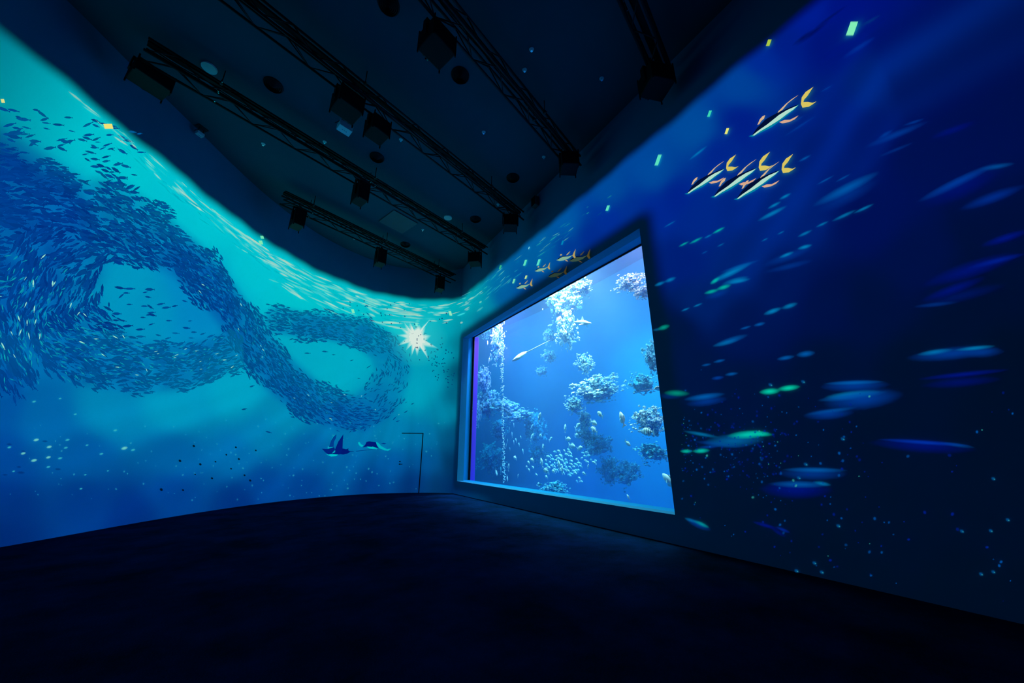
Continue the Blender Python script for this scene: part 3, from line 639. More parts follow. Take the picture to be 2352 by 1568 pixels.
# ------------------------------------------------------------------ the tank behind it
M['tank'] = material('tank_paint_blue', (0.001, 0.20, 0.50), 0.9, spec=0.05, noise=(0.001, 0.17, 0.45), scale=.5)
M['acrylic_edge'] = material('acrylic_edge_painted_glow', (0.30, 0.06, 0.85), 0.5, bump=0.02)  # violet glow inside the acrylic edge, painted on as plain colour
def coral_material(name, pale, deep, lo=.47, hi=.56, scale=5.0):
    m = bpy.data.materials.new(name); m.use_nodes = True; nt = m.node_tree; b = nt.nodes['Principled BSDF']
    tc = nt.nodes.new('ShaderNodeTexCoord'); n = nt.nodes.new('ShaderNodeTexNoise'); n.inputs['Scale'].default_value = scale
    n.inputs['Detail'].default_value = 10; n.inputs['Roughness'].default_value = .72; n.inputs['Distortion'].default_value = .6
    r = nt.nodes.new('ShaderNodeValToRGB'); r.color_ramp.elements[0].position = lo; r.color_ramp.elements[1].position = hi
    r.color_ramp.elements[0].color = (*deep, 1); r.color_ramp.elements[1].color = (*pale, 1)
    nt.links.new(tc.outputs['Object'], n.inputs['Vector']); nt.links.new(n.outputs['Fac'], r.inputs['Fac']); nt.links.new(r.outputs['Color'], b.inputs['Base Color'])
    bp = nt.nodes.new('ShaderNodeBump'); bp.inputs['Strength'].default_value = .8; bp.inputs['Distance'].default_value = .05
    nt.links.new(n.outputs['Fac'], bp.inputs['Height']); nt.links.new(bp.outputs['Normal'], b.inputs['Normal'])
    b.inputs['Roughness'].default_value = .95; b.inputs['Specular IOR Level'].default_value = .05; return m
M['coral'] = coral_material('encrusted_rock_painted_haze', (.85, .82, .84), (.012, .20, .52), .50, .565, 8.0)  # deep blue copies the water: painted haze that leaves only pale patches showing
M['coral_bright'] = coral_material('pale_coral_growth', (.90, .86, .88), (.30, .42, .60), .36, .52, 12.0)
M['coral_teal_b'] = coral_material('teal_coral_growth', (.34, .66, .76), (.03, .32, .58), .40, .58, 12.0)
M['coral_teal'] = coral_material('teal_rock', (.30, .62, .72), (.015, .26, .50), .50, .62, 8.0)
TX1 = 12.0
bm = bmesh.new()
V = [(TX1, 0), (TX1, 17)]
n = 40; pts = []
for i in range(n + 1):
    t = i / n; a = math.pi * (t - .5)
    pts.append((6.36 + (TX1 - 6.36) * math.cos(a) ** .45 if abs(math.cos(a)) > 1e-6 else 6.36, 11.0 + 13.0 * math.sin(a)))
lo = [bm.verts.new((x, y, -.6)) for x, y in pts]; hi = [bm.verts.new((x, y, TANK_TOP)) for x, y in pts]
for i in range(n): bm.faces.new((lo[i], lo[i + 1], hi[i + 1], hi[i]))
bm.faces.new(lo); bm.faces.new(hi[::-1])
tag(link('wall_aquarium', bm_mesh('wall_aquarium', bm, False), M['tank']), 'blue painted inside of the aquarium tank', kind='structure')
bm = bmesh.new()
for y0, y1, z0, z1 in ((-2.1, GY0, -.6, TANK_TOP), (GY1, 24.1, -.6, TANK_TOP), (GY0, GY1, -.6, GZB), (GY0, GY1, ZT1, TANK_TOP)):
    add_box(bm, (6.34, (y0 + y1) / 2, (z0 + z1) / 2), (.04, y1 - y0, z1 - z0))
tag(link('wall_aquarium_front', bm_mesh('wall_aquarium_front', bm), M['tank']), kind='structure')
slab4('acrylic_edge', (6.365, GY1 - .04, GZB), (6.50, GY1 - .13, GZB), (6.50, GY1 - .13, ZT1), (6.365, GY1 - .04, ZT1), (.02, .03, 0), M['acrylic_edge'], win)
def water_material():
    m = bpy.data.materials.new('tank_water'); m.use_nodes = True; nt = m.node_tree; nt.nodes.clear()
    out = nt.nodes.new('ShaderNodeOutputMaterial'); t = nt.nodes.new('ShaderNodeBsdfTransparent'); nt.links.new(t.outputs[0], out.inputs['Surface'])
    a = nt.nodes.new('ShaderNodeVolumeAbsorption'); a.inputs['Color'].default_value = (.0, .87, .985, 1); a.inputs['Density'].default_value = .30
    s = nt.nodes.new('ShaderNodeVolumeScatter'); s.inputs['Color'].default_value = (.30, .58, .95, 1); s.inputs['Density'].default_value = .034
    ad = nt.nodes.new('ShaderNodeAddShader'); nt.links.new(a.outputs[0], ad.inputs[0]); nt.links.new(s.outputs[0], ad.inputs[1]); nt.links.new(ad.outputs[0], out.inputs['Volume'])
    return m
wt = link('water', box_mesh('water', ((6.37 + TX1) / 2, 11.0, (TANK_TOP - .6) / 2), (TX1 - 6.37 - .02, 26.0, TANK_TOP + .6 + .2)), water_material())
tag(wt, 'clear blue water filling the aquarium behind the window', 'water', kind='stuff')

# rocks
from mathutils import noise as N
def rock_mesh(name, seed, sub=4, rough=.45):
    bm = bmesh.new(); bmesh.ops.create_icosphere(bm, subdivisions=sub, radius=1.0)
    o = Vector((seed * 7.3, seed * 3.1, seed * 1.7))
    for v in bm.verts:
        d = N.fractal(v.co * 1.3 + o, .8, 2.1, 5) * rough + N.turbulence(v.co * 4 + o, 3, False) * rough * .35
        v.co *= 1 + d
    return bm_mesh(name, bm, False)
def lacy_rock(name, seed):
    g = random.Random(seed * 13); core = bmesh.new(); bmesh.ops.create_icosphere(core, subdivisions=4, radius=.66)
    o = Vector((seed * 7.3, seed * 3.1, seed * 1.7))
    for v in core.verts: v.co *= 1 + N.fractal(v.co * 1.8 + o, .8, 2.1, 5) * .6
    nb = len(core.faces); k = 0; tries = 0
    while k < 640 and tries < 12000:
        tries += 1
        d = Vector((g.gauss(0, 1), g.gauss(0, 1), g.gauss(0, 1))).normalized(); r_ = g.uniform(.55, 1.12); p = d * r_
        p += N.noise_vector(p * 1.7 + o) * .45
        if N.fractal(p * 2.2 + o * 2, .9, 2.0, 4) < .02 + (r_ - .6) * .35: continue
        k += 1; q = bmesh.ops.create_icosphere(core, subdivisions=1, radius=g.choice((.018, .025, .03, .04, .06, .08)))['verts']
        sx, sy, sz = g.uniform(.6, 1.8), g.uniform(.6, 1.8), g.uniform(.5, 1.3)
        for v in q:
            v.co = Vector((v.co.x * sx, v.co.y * sy, v.co.z * sz)) * g.uniform(.7, 1.35) + p
    core.faces.ensure_lookup_table()
    for f in core.faces[nb:]: f.material_index = 1
    return bm_mesh(name, core, False)
RM = [lacy_rock('rock_form', i + 1) for i in range(5)]
RM_T = [m.copy() for m in RM]
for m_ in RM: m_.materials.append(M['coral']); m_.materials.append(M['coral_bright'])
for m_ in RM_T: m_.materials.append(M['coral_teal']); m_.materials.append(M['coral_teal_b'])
def px_scale(x, y, D): 
    a = on_plane_x(x, y, D); return a, (a - Vector(EYEP)).dot(Vector(FW)) / FPX
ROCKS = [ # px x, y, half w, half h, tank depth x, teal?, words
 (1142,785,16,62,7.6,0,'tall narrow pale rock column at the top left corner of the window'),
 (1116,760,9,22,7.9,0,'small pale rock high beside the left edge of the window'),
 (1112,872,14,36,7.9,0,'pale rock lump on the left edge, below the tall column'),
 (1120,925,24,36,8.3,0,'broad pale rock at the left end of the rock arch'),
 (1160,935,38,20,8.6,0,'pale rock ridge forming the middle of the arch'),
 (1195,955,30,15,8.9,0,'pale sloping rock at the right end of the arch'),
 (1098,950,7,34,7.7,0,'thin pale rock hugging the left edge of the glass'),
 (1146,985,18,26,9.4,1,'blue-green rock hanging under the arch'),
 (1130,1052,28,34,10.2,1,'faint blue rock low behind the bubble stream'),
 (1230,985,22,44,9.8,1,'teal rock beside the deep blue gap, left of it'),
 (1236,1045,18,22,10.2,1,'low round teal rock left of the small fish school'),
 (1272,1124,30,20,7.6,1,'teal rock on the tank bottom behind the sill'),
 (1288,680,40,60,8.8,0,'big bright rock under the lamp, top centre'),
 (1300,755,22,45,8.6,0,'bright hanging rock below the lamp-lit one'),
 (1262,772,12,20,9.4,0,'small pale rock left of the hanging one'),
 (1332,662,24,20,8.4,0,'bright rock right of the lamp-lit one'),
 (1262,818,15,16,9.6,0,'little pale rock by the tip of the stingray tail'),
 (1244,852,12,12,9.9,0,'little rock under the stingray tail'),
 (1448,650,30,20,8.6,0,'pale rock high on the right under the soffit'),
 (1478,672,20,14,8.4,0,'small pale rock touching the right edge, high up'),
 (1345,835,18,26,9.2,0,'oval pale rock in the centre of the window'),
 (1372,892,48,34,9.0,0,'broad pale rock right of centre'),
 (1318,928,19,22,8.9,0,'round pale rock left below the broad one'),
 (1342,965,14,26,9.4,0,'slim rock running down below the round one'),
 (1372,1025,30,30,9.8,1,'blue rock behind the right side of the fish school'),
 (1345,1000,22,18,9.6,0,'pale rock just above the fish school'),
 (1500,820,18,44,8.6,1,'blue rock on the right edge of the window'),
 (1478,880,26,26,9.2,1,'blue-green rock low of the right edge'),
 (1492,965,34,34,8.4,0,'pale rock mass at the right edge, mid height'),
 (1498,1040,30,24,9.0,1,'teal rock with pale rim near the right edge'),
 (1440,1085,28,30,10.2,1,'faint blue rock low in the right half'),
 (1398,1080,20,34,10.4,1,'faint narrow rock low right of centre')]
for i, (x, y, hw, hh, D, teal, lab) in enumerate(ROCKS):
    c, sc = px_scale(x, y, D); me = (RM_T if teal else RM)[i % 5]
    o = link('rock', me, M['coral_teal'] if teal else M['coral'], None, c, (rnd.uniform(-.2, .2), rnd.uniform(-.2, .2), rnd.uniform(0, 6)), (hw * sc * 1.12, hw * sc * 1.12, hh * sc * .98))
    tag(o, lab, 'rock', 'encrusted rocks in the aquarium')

# fish
def fish_body(L=1.0, H=.42, T=.16, n=14, nr_=10):
    V = []; F = []
    prof = [(0, .02), (.05, .30), (.13, .58), (.25, .88), (.38, 1.0), (.52, .93), (.66, .70), (.78, .42), (.86, .22), (.90, .16)]
    for t, w in prof:
        for k in range(nr_):
            a = 2 * math.pi * k / nr_; V.append(((t - .5) * L, math.sin(a) * T / 2 * w * L, math.cos(a) * H / 2 * w * L))
    for i in range(len(prof) - 1):
        for k in range(nr_):
            a = i * nr_ + k; b = i * nr_ + (k + 1) % nr_; F.append((a, b, b + nr_, a + nr_))
    F.append(tuple(range(nr_))[::-1]); F.append(tuple(range(len(V) - nr_, len(V)))); return V, F
def flat(pts, t=.012):
    k = len(pts); V = [(x, -t, z) for x, z in pts] + [(x, t, z) for x, z in pts]
    F = [tuple(range(k)), tuple(range(2 * k - 1, k - 1, -1))] + [(i, (i + 1) % k, k + (i + 1) % k, k + i) for i in range(k)]; return V, F
TAIL = [(.36, .03), (.44, .10), (.56, .24), (.52, .0), (.56, -.24), (.44, -.10), (.36, -.03)]
DORS = [(-.22, .17), (-.10, .27), (.10, .26), (.28, .16), (.26, .08), (-.20, .12)]
ANAL = [(-.02, -.18), (.08, -.26), (.24, -.20), (.28, -.10), (.0, -.14)]
PECT = [(-.14, -.02), (.0, .04), (.10, -.10), (-.02, -.12)]
def join(parts):
    V = []; F = []
    for v, f in parts: b = len(V); V += v; F += [tuple(i + b for i in q) for q in f]
    return V, F
M['silver'] = material('silver_fish_skin', (.82, .84, .80), .45, spec=.4, noise=(.50, .56, .58), scale=9)
M['grey'] = material('grey_fish_skin', (.30, .36, .44), .5, spec=.4, noise=(.55, .60, .64), scale=5)
M['white'] = material('white_fish_skin', (.90, .90, .86), .45, spec=.4, noise=(.80, .82, .80), scale=5)
def stripe_material():
    m = bpy.data.materials.new('striped_fish_skin'); m.use_nodes = True; nt = m.node_tree; b = nt.nodes['Principled BSDF']
    tc = nt.nodes.new('ShaderNodeTexCoord'); w = nt.nodes.new('ShaderNodeTexWave'); w.inputs['Scale'].default_value = 2.2; w.inputs['Distortion'].default_value = 1.2
    r = nt.nodes.new('ShaderNodeValToRGB'); r.color_ramp.elements[0].color = (.22, .24, .28, 1); r.color_ramp.elements[1].color = (.85, .85, .80, 1)
    r.color_ramp.elements[0].position = .25; r.color_ramp.elements[1].position = .45
    nt.links.new(tc.outputs['Object'], w.inputs['Vector']); nt.links.new(w.outputs['Fac'], r.inputs['Fac']); nt.links.new(r.outputs['Color'], b.inputs['Base Color']); b.inputs['Roughness'].default_value = .5; return m
M['striped'] = stripe_material()
FIN = material('pale_fin', (.70, .76, .76), .6, bump=.02)
small_me = mesh('small_fish', *join([fish_body(H=.38), flat(TAIL), flat(DORS), flat(ANAL)]), True)
body_me = {k: mesh('fish_body_' + k, *fish_body(H=h, T=t), True) for k, h, t in (('silver', .44, .18), ('grey', .42, .18), ('white', .40, .22), ('striped', .46, .18))}
fins = {n: mesh(n, *flat(p)) for n, p in (('tail_fin', TAIL), ('dorsal_fin', DORS), ('anal_fin', ANAL))}
for me in fins.values(): me.materials.append(FIN)
pect = [mesh('pectoral_fin', [(x, sgn * (.07 + max(0, x + .14) * .35), z) for x, z in PECT], [(0, 1, 2, 3)]) for sgn in (-1, 1)]
for me in pect: me.materials.append(FIN)
def place(o, x, y, D, Lpx, ang, yaw):
    """ang: pitch in the picture; yaw: heading in plan"""
    c, sc = px_scale(x, y, D); L = Lpx * sc / max(.35, abs(math.sin(yaw - (math.pi / 2 - AZ - math.atan((x - CX) / FPX)))))
    L = min(L, Lpx * sc * 1.25)
    o.location = c; o.scale = (L, L, L); o.rotation_euler = Matrix.Rotation(yaw, 3, 'Z').to_4x4().to_euler()
    o.rotation_euler = (Matrix.Rotation(yaw, 3, 'Z') @ Matrix.Rotation(ang, 3, 'Y')).to_euler()
def small_fish(x, y, D, Lpx, ang, yaw, label, group):
    o = link('small_fish', small_me, M['silver']); place(o, x, y, D, Lpx, ang, yaw); tag(o, label, 'fish', group)
def big_fish(kind, x, y, D, Lpx, ang, yaw, label, name='reef_fish'):
    e = empty(name); place(e, x, y, D, Lpx, ang, yaw); tag(e, label, 'fish')
    link('body', body_me[kind], M[kind], e)
    for n_, me in fins.items(): link(n_, me, None, e)
    for me in pect: link('pectoral_fin', me, None, e)
    return e
r2 = random.Random(11)
SCH = [(1274,1037),(1284,1036),(1296,1034),(1301,1043),(1308,1039),(1312,1048),(1290,1045),(1279,1047),(1288,1047),(1270,1055),(1277,1057),(1290,1057),(1299,1056),(1264,1062),(1270,1066),(1266,1070),(1275,1072),
 (1290,1068),(1296,1066),(1302,1062),(1261,1074),(1275,1078),(1280,1079),(1282,1065),(1296,1078),(1304,1081),(1312,1087),(1309,1073),(1321,1065),(1318,1072),(1323,1080),(1329,1078),(1322,1086),(1329,1062),(1326,1055),
 (1313,1042),(1338,1040),(1347,1038),(1342,1047),(1352,1046),(1336,1051),(1345,1058),(1350,1060),(1357,1055),(1368,1057),(1364,1061),(1334,1071),(1260,1048),(1253,1057),(1256,1066),(1257,1084),(1293,1085),(1300,1072),(1309,1092),(1318,1081),(1330,1097),(1325,1105),(1335,1106),(1306,1033),(1287,1076),(1313,1058),(1284,1052),(1267,1045),(1325,1068),(1312,1066),(1274,1063)]
for x, y in SCH:
    small_fish(x + r2.uniform(-1, 1), y + r2.uniform(-1, 1), r2.uniform(7.6, 9.0), r2.uniform(8.5, 11.5), *r2.choice(((R(r2.gauss(14, 9)), R(270 + r2.gauss(0, 12))), (R(r2.gauss(-14, 9)), R(90 + r2.gauss(0, 12))))),
               'small silver fish of the dense school low in the centre of the window', 'school of small silver fish')
for x, y, L, a in [(1170,985,10,70),(1176,998,11,75),(1180,975,9,60),(1161,1002,9,80),(1185,1010,12,30),(1192,1020,11,20),(1196,1003,9,20),(1166,1012,8,75),(1201,1035,12,35),(1171,1030,8,40),(1163,1022,7,80),(1180,1015,9,60),(1150,1080,14,85)]:
    small_fish(x, y, 8.4, L, R(a), R(250), 'small pale fish hovering right of the bubble stream', 'loose small fish near the left rocks')
BIG = [('silver',1239,957,7.4,19,50,80,'silver fish swimming down steeply, left of centre'),
 ('grey',1265,1008,8.2,13,25,80,'small dark fish alone above the fish school'),
 ('silver',1222,1004,8.0,18,45,80,'grey fish beside the teal rock, tilted down'),
 ('silver',1241,1000,8.0,13,-15,250,'small fish level above the teal rock'),
 ('grey',1222,980,8.6,13,35,80,'dim fish in front of the teal rock top'),
 ('silver',1305,1008,7.6,18,-5,80,'bright silver fish left above the school'),
 ('grey',1314,1024,7.8,22,-8,80,'dark long fish over the school'),
 ('silver',1332,1029,7.4,18,10,80,'bright round fish over the school on its right'),
 ('grey',1327,978,8.0,19,25,80,'dark fish by the slim rock'),
 ('striped',1378,951,7.6,19,30,260,'striped fish highest of the right group'),
 ('grey',1364,971,7.6,21,-20,80,'dark backed fish between two striped fish'),
 ('striped',1364,987,7.5,22,28,260,'striped fish below the dark backed one'),
 ('silver',1324,998,8.0,11,0,80,'round pale fish under the slim rock'),
 ('white',1429,961,7.0,28,72,260,'white fish swimming upright in the right half'),
 ('silver',1442,1018,7.2,16,-35,80,'silver fish alone below the upright white one'),
 ('striped',1487,991,7.2,32,5,260,'large banded fish beside the right rock mass'),
 ('white',1536,1103,6.8,36,38,260,'large pale fish cut by the right edge of the window'),
 ('white',1222,1056,7.0,15,10,260,'plump white fish left of the school'),
 ('white',1183,1051,7.2,15,10,260,'plump white fish in open water under the arch'),
 ('silver',1168,1072,7.2,13,75,80,'small upright silver fish near the bubble stream'),
 ('white',1140,1085,7.0,14,-50,80,'pale fish just left of the bubble stream'),
 ('silver',1165,1098,7.2,13,-65,80,'pale fish at the foot of the bubble stream'),
 ('silver',1190,1092,7.2,8,60,80,'tiny pale fish low under the arch'),
 ('silver',1214,1062,7.2,12,20,260,'silver fish touching the plump one'),
 ('silver',1210,1072,7.2,10,10,260,'first of the trio low left of the school'),
 ('silver',1224,1073,7.4,10,-20,80,'second of the trio low left of the school'),
 ('silver',1215,1079,7.4,10,25,260,'lowest of the trio left of the school'),
 ('silver',1244,1062,7.2,18,70,260,'upright forked fish at the left rim of the school'),
 ('striped',1254,1081,7.2,22,4,260,'striped fish under the left rim of the school'),
 ('silver',1232,1090,7.4,9,-20,80,'small fish under the trio'),
 ('silver',1271,1082,7.4,13,8,260,'silver fish right of the striped one under the school'),
 ('silver',1255,1095,7.4,11,12,260,'silver fish hanging lowest left of the school'),
 ('silver',1341,1087,7.4,13,10,260,'silver fish at the lower right rim of the school'),
 ('silver',1351,1070,7.6,9,60,80,'small upright fish right of the school'),
 ('silver',1247,1026,7.8,12,80,80,'upright pale fish above the left rim of the school'),
 ('silver',1258,1122,7.2,12,-55,80,'silver fish in front of the teal bottom rock'),
 ('silver',1236,1112,7.4,12,30,80,'pale fish above the sill left of the teal rock'),
 ('white',1443,1141,6.9,11,50,260,'small white fish low just above the sill'),
 ('silver',1298,983,8.0,15,80,80,'thin upright fish left of the slim rock'),
 ('silver',1284,1068,7.2,18,80,260,'upright forked fish in the middle of the school'),
 ('silver',1291,1079,7.2,15,85,80,'second upright fish low in the school')]
for b in BIG: big_fish(b[0], b[1], b[2], b[3], b[4], R(b[5]), R(b[6]), b[7])

# shark
def shark():
    e = empty('shark'); V = []; F = []; n = 12
    prof = [(-.50,.01),(-.44,.22),(-.36,.45),(-.22,.80),(-.08,1.0),(.08,.92),(.22,.62),(.34,.34),(.42,.20),(.46,.12)]
    for t, w in prof:
        for k in range(n):
            a = 2 * math.pi * k / n; V.append((t, math.sin(a) * .07 * w, math.cos(a) * .075 * w + (.01 if t < -.4 else 0)))
    for i in range(len(prof) - 1):
        for k in range(n): a = i * n + k; b = i * n + (k + 1) % n; F.append((a, b, b + n, a + n))
    link('body', mesh('shark_body', V, F, True), M['white'], e)
    def fin(nm, pts): V_, F_ = flat(pts, .006); link(nm, mesh(nm, V_, F_), M['white'], e)
    fin('dorsal_fin', [(-.06, .06), (.04, .17), (.07, .17), (.08, .05)]); fin('dorsal_fin', [(.22, .03), (.28, .10), (.31, .10), (.31, .02)])
    fin('tail_fin', [(.44, .0), (.50, .15), (.56, .19), (.50, .02), (.53, -.09), (.46, -.03)])
    for sgn in (-1, 1):
        me = mesh('pectoral_fin', [(-.20, sgn * .05, -.03), (-.08, sgn * .19, -.09), (-.03, sgn * .18, -.10), (-.08, sgn * .05, -.03)], [(0, 1, 2, 3)]); link('pectoral_fin', me, M['white'], e)
    place(e, 1337, 741, 7.6, 44, R(-21), R(90)); e.scale = Vector(e.scale) * 1.15; e.scale.y *= 1.3; e.scale.z *= 1.35
    tag(e, 'pale shark swimming right, high in the window', 'shark'); return e
shark()
def stingray(x, y, D, Lpx, tailpx, label):
    c, sc = px_scale(x, y, D); e = empty('stingray', c)
    n = 22; V = [(0, 0, .05)]; F = []
    for i in range(n):
        a = 2 * math.pi * i / n; r = .5 * (1 - .12 * abs(math.sin(2 * a))); V.append((math.cos(a) * r * 1.1, math.sin(a) * r, .02 * math.cos(3 * a)))
    for i in range(n): F.append((0, 1 + i, 1 + (i + 1) % n))
    V.append((0, 0, -.05)); F += [(n + 1, 1 + (i + 1) % n, 1 + i) for i in range(n)]
    link('body', mesh('ray_body', V, F, True), M['white'], e)
    bm = bmesh.new(); add_tube(bm, (.5, 0, 0), (.5 + tailpx / Lpx * 1.0, 0, .0), .045, 8, .008)
    link('tail', bm_mesh('ray_tail', bm, True), M['white'], e)
    k = Lpx * sc * 1.3
    e.scale = (k * 1.5, k * 1.1, k * 1.1); e.rotation_euler = (R(48), R(-11), R(-78)); tag(e, label, 'stingray'); return e
stingray(1193, 818, 7.3, 24, 36, 'pale stingray trailing a long thin tail, upper left of the window')
e = stingray(1512, 892, 7.0, 9, 20, 'small pale stingray at the right edge of the window'); e.rotation_euler = (R(48), 0, R(100))

# bubble stream
bm = bmesh.new(); rb = random.Random(4)
for i in range(330):
    t = rb.random(); x = 1152 + 6 * t + rb.gauss(0, 2.2 - 1.0 * t); y = 745 + 365 * t
    c, sc = px_scale(x, y, 7.25 + rb.uniform(-.1, .1)); g = bmesh.ops.create_icosphere(bm, subdivisions=1, radius=rb.uniform(.7, 1.7) * sc * (1.2 - .3 * t))
    bmesh.ops.translate(bm, verts=g['verts'], vec=c)
tag(link('bubbles', bm_mesh('bubbles', bm, True), M['white']), 'thin column of air bubbles rising at the left of the window', 'bubbles', kind='stuff')

# ------------------------------------------------------------------ trusses
TR = 18.3; bay = .45
def truss(yc, x0, x1, label):
    """box truss whose line is y = yc + .33 x"""
    L = (x1 - x0) / math.cos(R(TR)); e = empty('lighting_truss', (x0, yc + .33 * x0, 8.55), (0, 0, R(TR))); tag(e, label, 'truss', 'ceiling trusses')
    h = .30
    for yy in (-h / 2, h / 2):
        for zz_ in (0, h):
            bm = bmesh.new(); add_tube(bm, (0, yy, zz_), (L, yy, zz_), .026, 10); link('chord', bm_mesh('chord', bm, True), M['truss'], e)
    nb = int(L / bay); ln = math.hypot(bay, h)
    for i in range(nb):
        x = i * bay; up = i % 2
        for yy in (-h / 2, h / 2):
            o = link('brace', BR, None, e, (x, yy, h if up else 0), (0, math.atan2(h, bay) * (1 if up else -1), 0))
        link('brace', BR, None, e, (x, -h / 2 if up else h / 2, 0), (0, 0, math.atan2(h, bay) * (1 if up else -1)))
    for x in (.12 * L, .5 * L, .86 * L):
        for yy in (-h / 2, h / 2):
            bm = bmesh.new(); add_tube(bm, (x, yy, h), (x, yy, CEIL - 8.55), .010, 6); link('hanger_rod', bm_mesh('rod', bm), M['truss'], e)
            bm = bmesh.new(); add_box(bm, (x, yy, h), (.05, .07, .07), .008); link('clamp', bm_mesh('clamp', bm), M['vent'], e)
            for zb in (h - .02, -.02): bm = bmesh.new(); add_tube(bm, (x, yy - .05, zb), (x, yy - .07, zb), .014, 8); link('bolt', bm_mesh('bolt', bm), M['chrome'], e)
    bm = bmesh.new(); add_box(bm, (L / 2, 0, h + .03), (L, .10, .05)); link('cable_tray', bm_mesh('tray', bm), M['black'], e)
    bm = bmesh.new(); n = 60; pr = None
    for i in range(n + 1):
        p = Vector((L * i / n, .05, h + .01 - .05 * abs(math.sin(i * math.pi / 6))))
        if pr is not None: add_tube(bm, pr, p, .012, 6)
        pr = p
    link('cable', bm_mesh('cable', bm, True), M['black'], e)
    return e
bm = bmesh.new(); add_tube(bm, (0, 0, 0), (math.hypot(bay, .30), 0, 0), .012, 6); BR = bm_mesh('brace', bm, True); BR.materials.append(M['truss'])
truss(1.05, -6.1, 5.45, 'black box truss nearest the viewer, at the top right')
truss(3.72, -5.7, 5.45, 'black box truss second from the viewer, in the top centre')
truss(6.40, -4.9, 5.45, 'black box truss crossing the middle of the ceiling')
truss(8.85, -3.35, 5.45, 'black box truss fourth from the viewer')
truss(11.55, -1.1, 5.3, 'shortest black box truss, at the far end of the hall')

# projectors
def projector_meshes(w, d, h):
    bm = bmesh.new(); add_box(bm, (0, 0, h / 2), (w, d, h), .02)
    for k in range(5): add_box(bm, (w / 2 + .004, 0, h * .3 + k * h * .09), (.012, d * .7, .018))
    hs = bm_mesh('housing', bm)
    bm = bmesh.new(); add_tube(bm, (0, d / 2 - .02, h * .5), (0, d / 2 + .10, h * .5), .085, 20, .075); ln = bm_mesh('lens', bm, False)
    bm = bmesh.new()
    for sx in (-1, 1):
        add_box(bm, (sx * (w / 2 + .025), 0, h * .75), (.02, .10, h * .9))
        for sy in (-1, 1): add_tube(bm, (sx * (w / 2 - .01), sy * (d / 2 - .01), -.06), (sx * (w / 2 - .01), sy * (d / 2 - .01), h + .05), .014, 6)
    add_box(bm, (0, 0, h * 1.19), (w + .07, .10, .02)); br = bm_mesh('bracket', bm)
    bm = bmesh.new(); add_tube(bm, (0, 0, h * 1.19), (0, 0, h * 1.19 + .10), .03, 10); cl = bm_mesh('clamp', bm)
    for m_, mt in ((hs, M['black']), (ln, M['lens']), (br, M['black']), (cl, M['black'])): m_.materials.append(mt)
    return hs, ln, br, cl
PM = {'l': projector_meshes(.56, .46, .30), 'n': projector_meshes(.30, .42, .54), 'b': projector_meshes(.50, .46, .40), 's': projector_meshes(.42, .42, .38)}
PROJ = [('l',-3.32,8.22,8.34,30,'large black projector at the left end of the fourth truss, against the left wall'),
 ('b',1.25,4.50,8.16,18,'largest black projector, hanging at the top centre of the picture'),
 ('b',.08,6.60,8.16,18,'left one of the two black projectors side by side on the middle truss'),
 ('s',.74,6.86,8.14,18,'right one of the two black projectors side by side on the middle truss'),
 ('n',.80,9.16,7.98,18,'black projector hanging from the fourth truss in mid ceiling'),
 ('n',-.62,11.40,7.98,18,'black projector at the left end of the far truss'),
 ('n',2.02,12.18,7.86,8,'black projector in the middle of the far truss'),
 ('n',4.62,13.05,7.86,-4,'black projector hanging in the far corner of the hall'),
 ('s',4.95,10.42,7.92,-40,'black projector by the right wall, next to the corner one'),
 ('s',4.93,7.95,7.95,-30,'black projector by the right wall at the end of the middle truss'),
 ('s',5.0,5.30,8.10,-30,'black projector by the right wall at the end of the second truss'),
 ('b',5.12,2.85,8.14,-20,'black projector nearest the viewer on the right wall side')]
for k, x, y, z, a, lab in PROJ:
    e = tag(empty('projector', (x, y, z), (0, 0, R(a))), lab, 'projector', 'projectors under the trusses')
    for nm, me in zip(('housing', 'lens', 'bracket', 'clamp'), PM[k]): link(nm, me, None, e)

# ceiling diffusers
ring_me = []
for i, r_ in enumerate((.27, .22, .175, .13, .085, .045)):
    bm = bmesh.new(); bmesh.ops.create_cone(bm, cap_ends=False, segments=36, radius1=(r_ - .030) * .7, radius2=r_ * .7, depth=.035, matrix=Matrix.Translation((0, 0, -.025 - .010 * i)))
    ring_me.append(bm_mesh('ring', bm, True)); ring_me[-1].materials.append(M['vent'])
bm = bmesh.new(); bmesh.ops.create_cone(bm, cap_ends=True, segments=36, radius1=.193, radius2=.193, depth=.012, matrix=Matrix.Translation((0, 0, -.006)))
plate_me = bm_mesh('back_plate', bm); plate_me.materials.append(M['black'])
for x, y, lab in [(628,195,'round louvred air vent left of the middle truss'),(1057,173,'round louvred air vent below the largest projector'),(893,10,'round louvred air vent cut by the top edge of the picture'),
                  (866,361,'round louvred air vent above the fourth truss'),(1178,408,'round air vent near the right wall, beyond the second truss'),(1092,503,'round air vent near the right wall, beyond the middle truss'),(931,561,'round air vent at the far end of the ceiling')]:
    p = on_plane_z(x, y, CEIL); e = tag(empty('air_vent', p), lab, 'vent', 'round ceiling vents'); link('back_plate', plate_me, None, e)
    for m_ in ring_me: link('ring', m_, None, e)
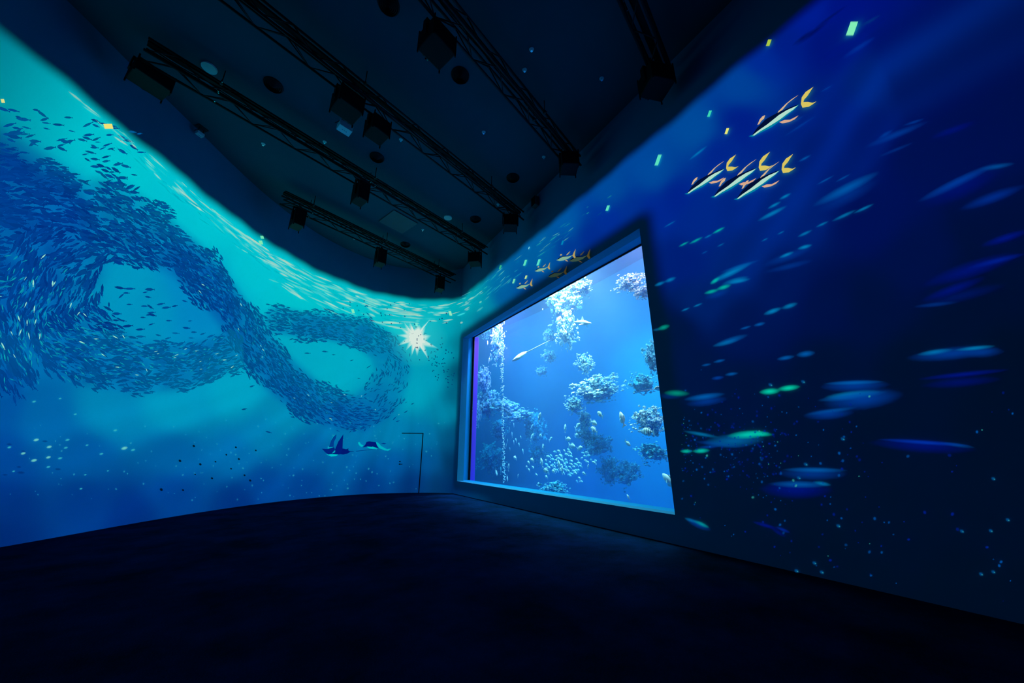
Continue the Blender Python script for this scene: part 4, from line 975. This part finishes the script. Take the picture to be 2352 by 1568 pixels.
# pale discs
bm = bmesh.new(); bmesh.ops.create_cone(bm, cap_ends=True, segments=36, radius1=.135, radius2=.14, depth=.03, matrix=Matrix.Translation((0, 0, -.015)))
disc = bm_mesh('disc', bm); disc.materials.append(M['pale'])
for x, y, lab in [(481,155,'pale round ceiling cover near the left projector'),(1029,499,'pale round ceiling cover near the far corner')]:
    tag(link('ceiling_cover', disc, None, None, on_plane_z(x, y, CEIL)), lab, 'ceiling cover')
bm = bmesh.new(); add_box(bm, (0, 0, -.012), (.95, .95, .02), .004); e = link('access_hatch', bm_mesh('access_hatch', bm), M['hatch'], None, on_plane_z(915, 510, CEIL - .012), (0, 0, R(18)))
tag(e, 'square access hatch barely lighter than the ceiling', 'hatch')
# sprinklers
bm = bmesh.new(); bmesh.ops.create_cone(bm, cap_ends=True, segments=18, radius1=.045, radius2=.05, depth=.012, matrix=Matrix.Translation((0, 0, -.006)))
sp1 = bm_mesh('rosette', bm); sp1.materials.append(M['pale'])
bm = bmesh.new(); add_tube(bm, (0, 0, -.01), (0, 0, -.05), .008, 8); bmesh.ops.create_cone(bm, cap_ends=True, segments=12, radius1=.022, radius2=.018, depth=.008, matrix=Matrix.Translation((0, 0, -.055)))
sp2 = bm_mesh('nozzle', bm); sp2.materials.append(M['chrome'])
for x, y, w in [(1221,113,'upper one of the pair right of the second truss'),(1205,160,'lower one of the pair right of the second truss'),(1382,180,'nearest the right wall in the dark upper area'),(1249,360,'close to the right end of the second truss'),
             (921,320,'just above the middle truss'),(746,325,'just above the fourth truss'),(1111,303,'in the open bay below the second truss'),(814,548,'in the narrow strip beyond the far truss'),(971,527,'below the small pale cover'),(1144,469,'at the right end of the middle truss'),(605,330,'near the left wall beyond the fourth truss')]:
    e = tag(empty('sprinkler', on_plane_z(x, y, CEIL)), 'tiny pale ceiling sprinkler ' + w, 'sprinkler', 'ceiling sprinklers'); link('rosette', sp1, None, e); link('nozzle', sp2, None, e)

# white hanging sensor box
def sensor(x, y, z, s, yaw, lab, box_mat):
    p = on_plane_z(x, y, z); e = tag(empty('sensor_camera', p, (0, 0, yaw)), lab, 'camera')
    bm = bmesh.new(); add_box(bm, (0, 0, 0), (.30 * s, .22 * s, .16 * s), .01 * s); link('housing', bm_mesh('housing', bm), box_mat, e)
    bm = bmesh.new()
    for k in (-1, 0, 1): add_tube(bm, (k * .045 * s, 0, -.08 * s), (k * .045 * s, 0, -.088 * s), .012 * s, 10)
    link('lens', bm_mesh('lens_row', bm), M['chrome'], e)
    bm = bmesh.new(); zt = CEIL - z
    add_tube(bm, (-.05, 0, .08 * s), (-.05, 0, zt), .010, 6); add_tube(bm, (.05, 0, .08 * s), (.05, 0, zt), .010, 6); add_tube(bm, (-.2 * s, .1 * s, .07 * s), (.0, .0, zt), .008, 6)
    add_box(bm, (0, 0, zt - .01), (.22, .16, .02)); link('bracket', bm_mesh('bracket', bm), M['vent'], e)
sensor(792, 294, 8.85, 1.0, R(15), 'small white camera box hanging in mid ceiling, lit turquoise', M['pale'])
sensor(459, 308, 9.0, .5, R(40), 'tiny pale camera hanging beside the left wall', M['pale'])
# small speaker on the right wall
p = on_plane_x(1234, 466, XR); e = tag(empty('wall_speaker', p), 'small dark speaker high on the right wall', 'speaker')
bm = bmesh.new(); add_box(bm, (-.08, 0, 0), (.15, .22, .34), .02); link('cabinet', bm_mesh('cabinet', bm), M['hatch'], e)
bm = bmesh.new(); add_box(bm, (-.16, 0, 0), (.012, .19, .30), .004); link('grille', bm_mesh('grille', bm), M['black'], e)
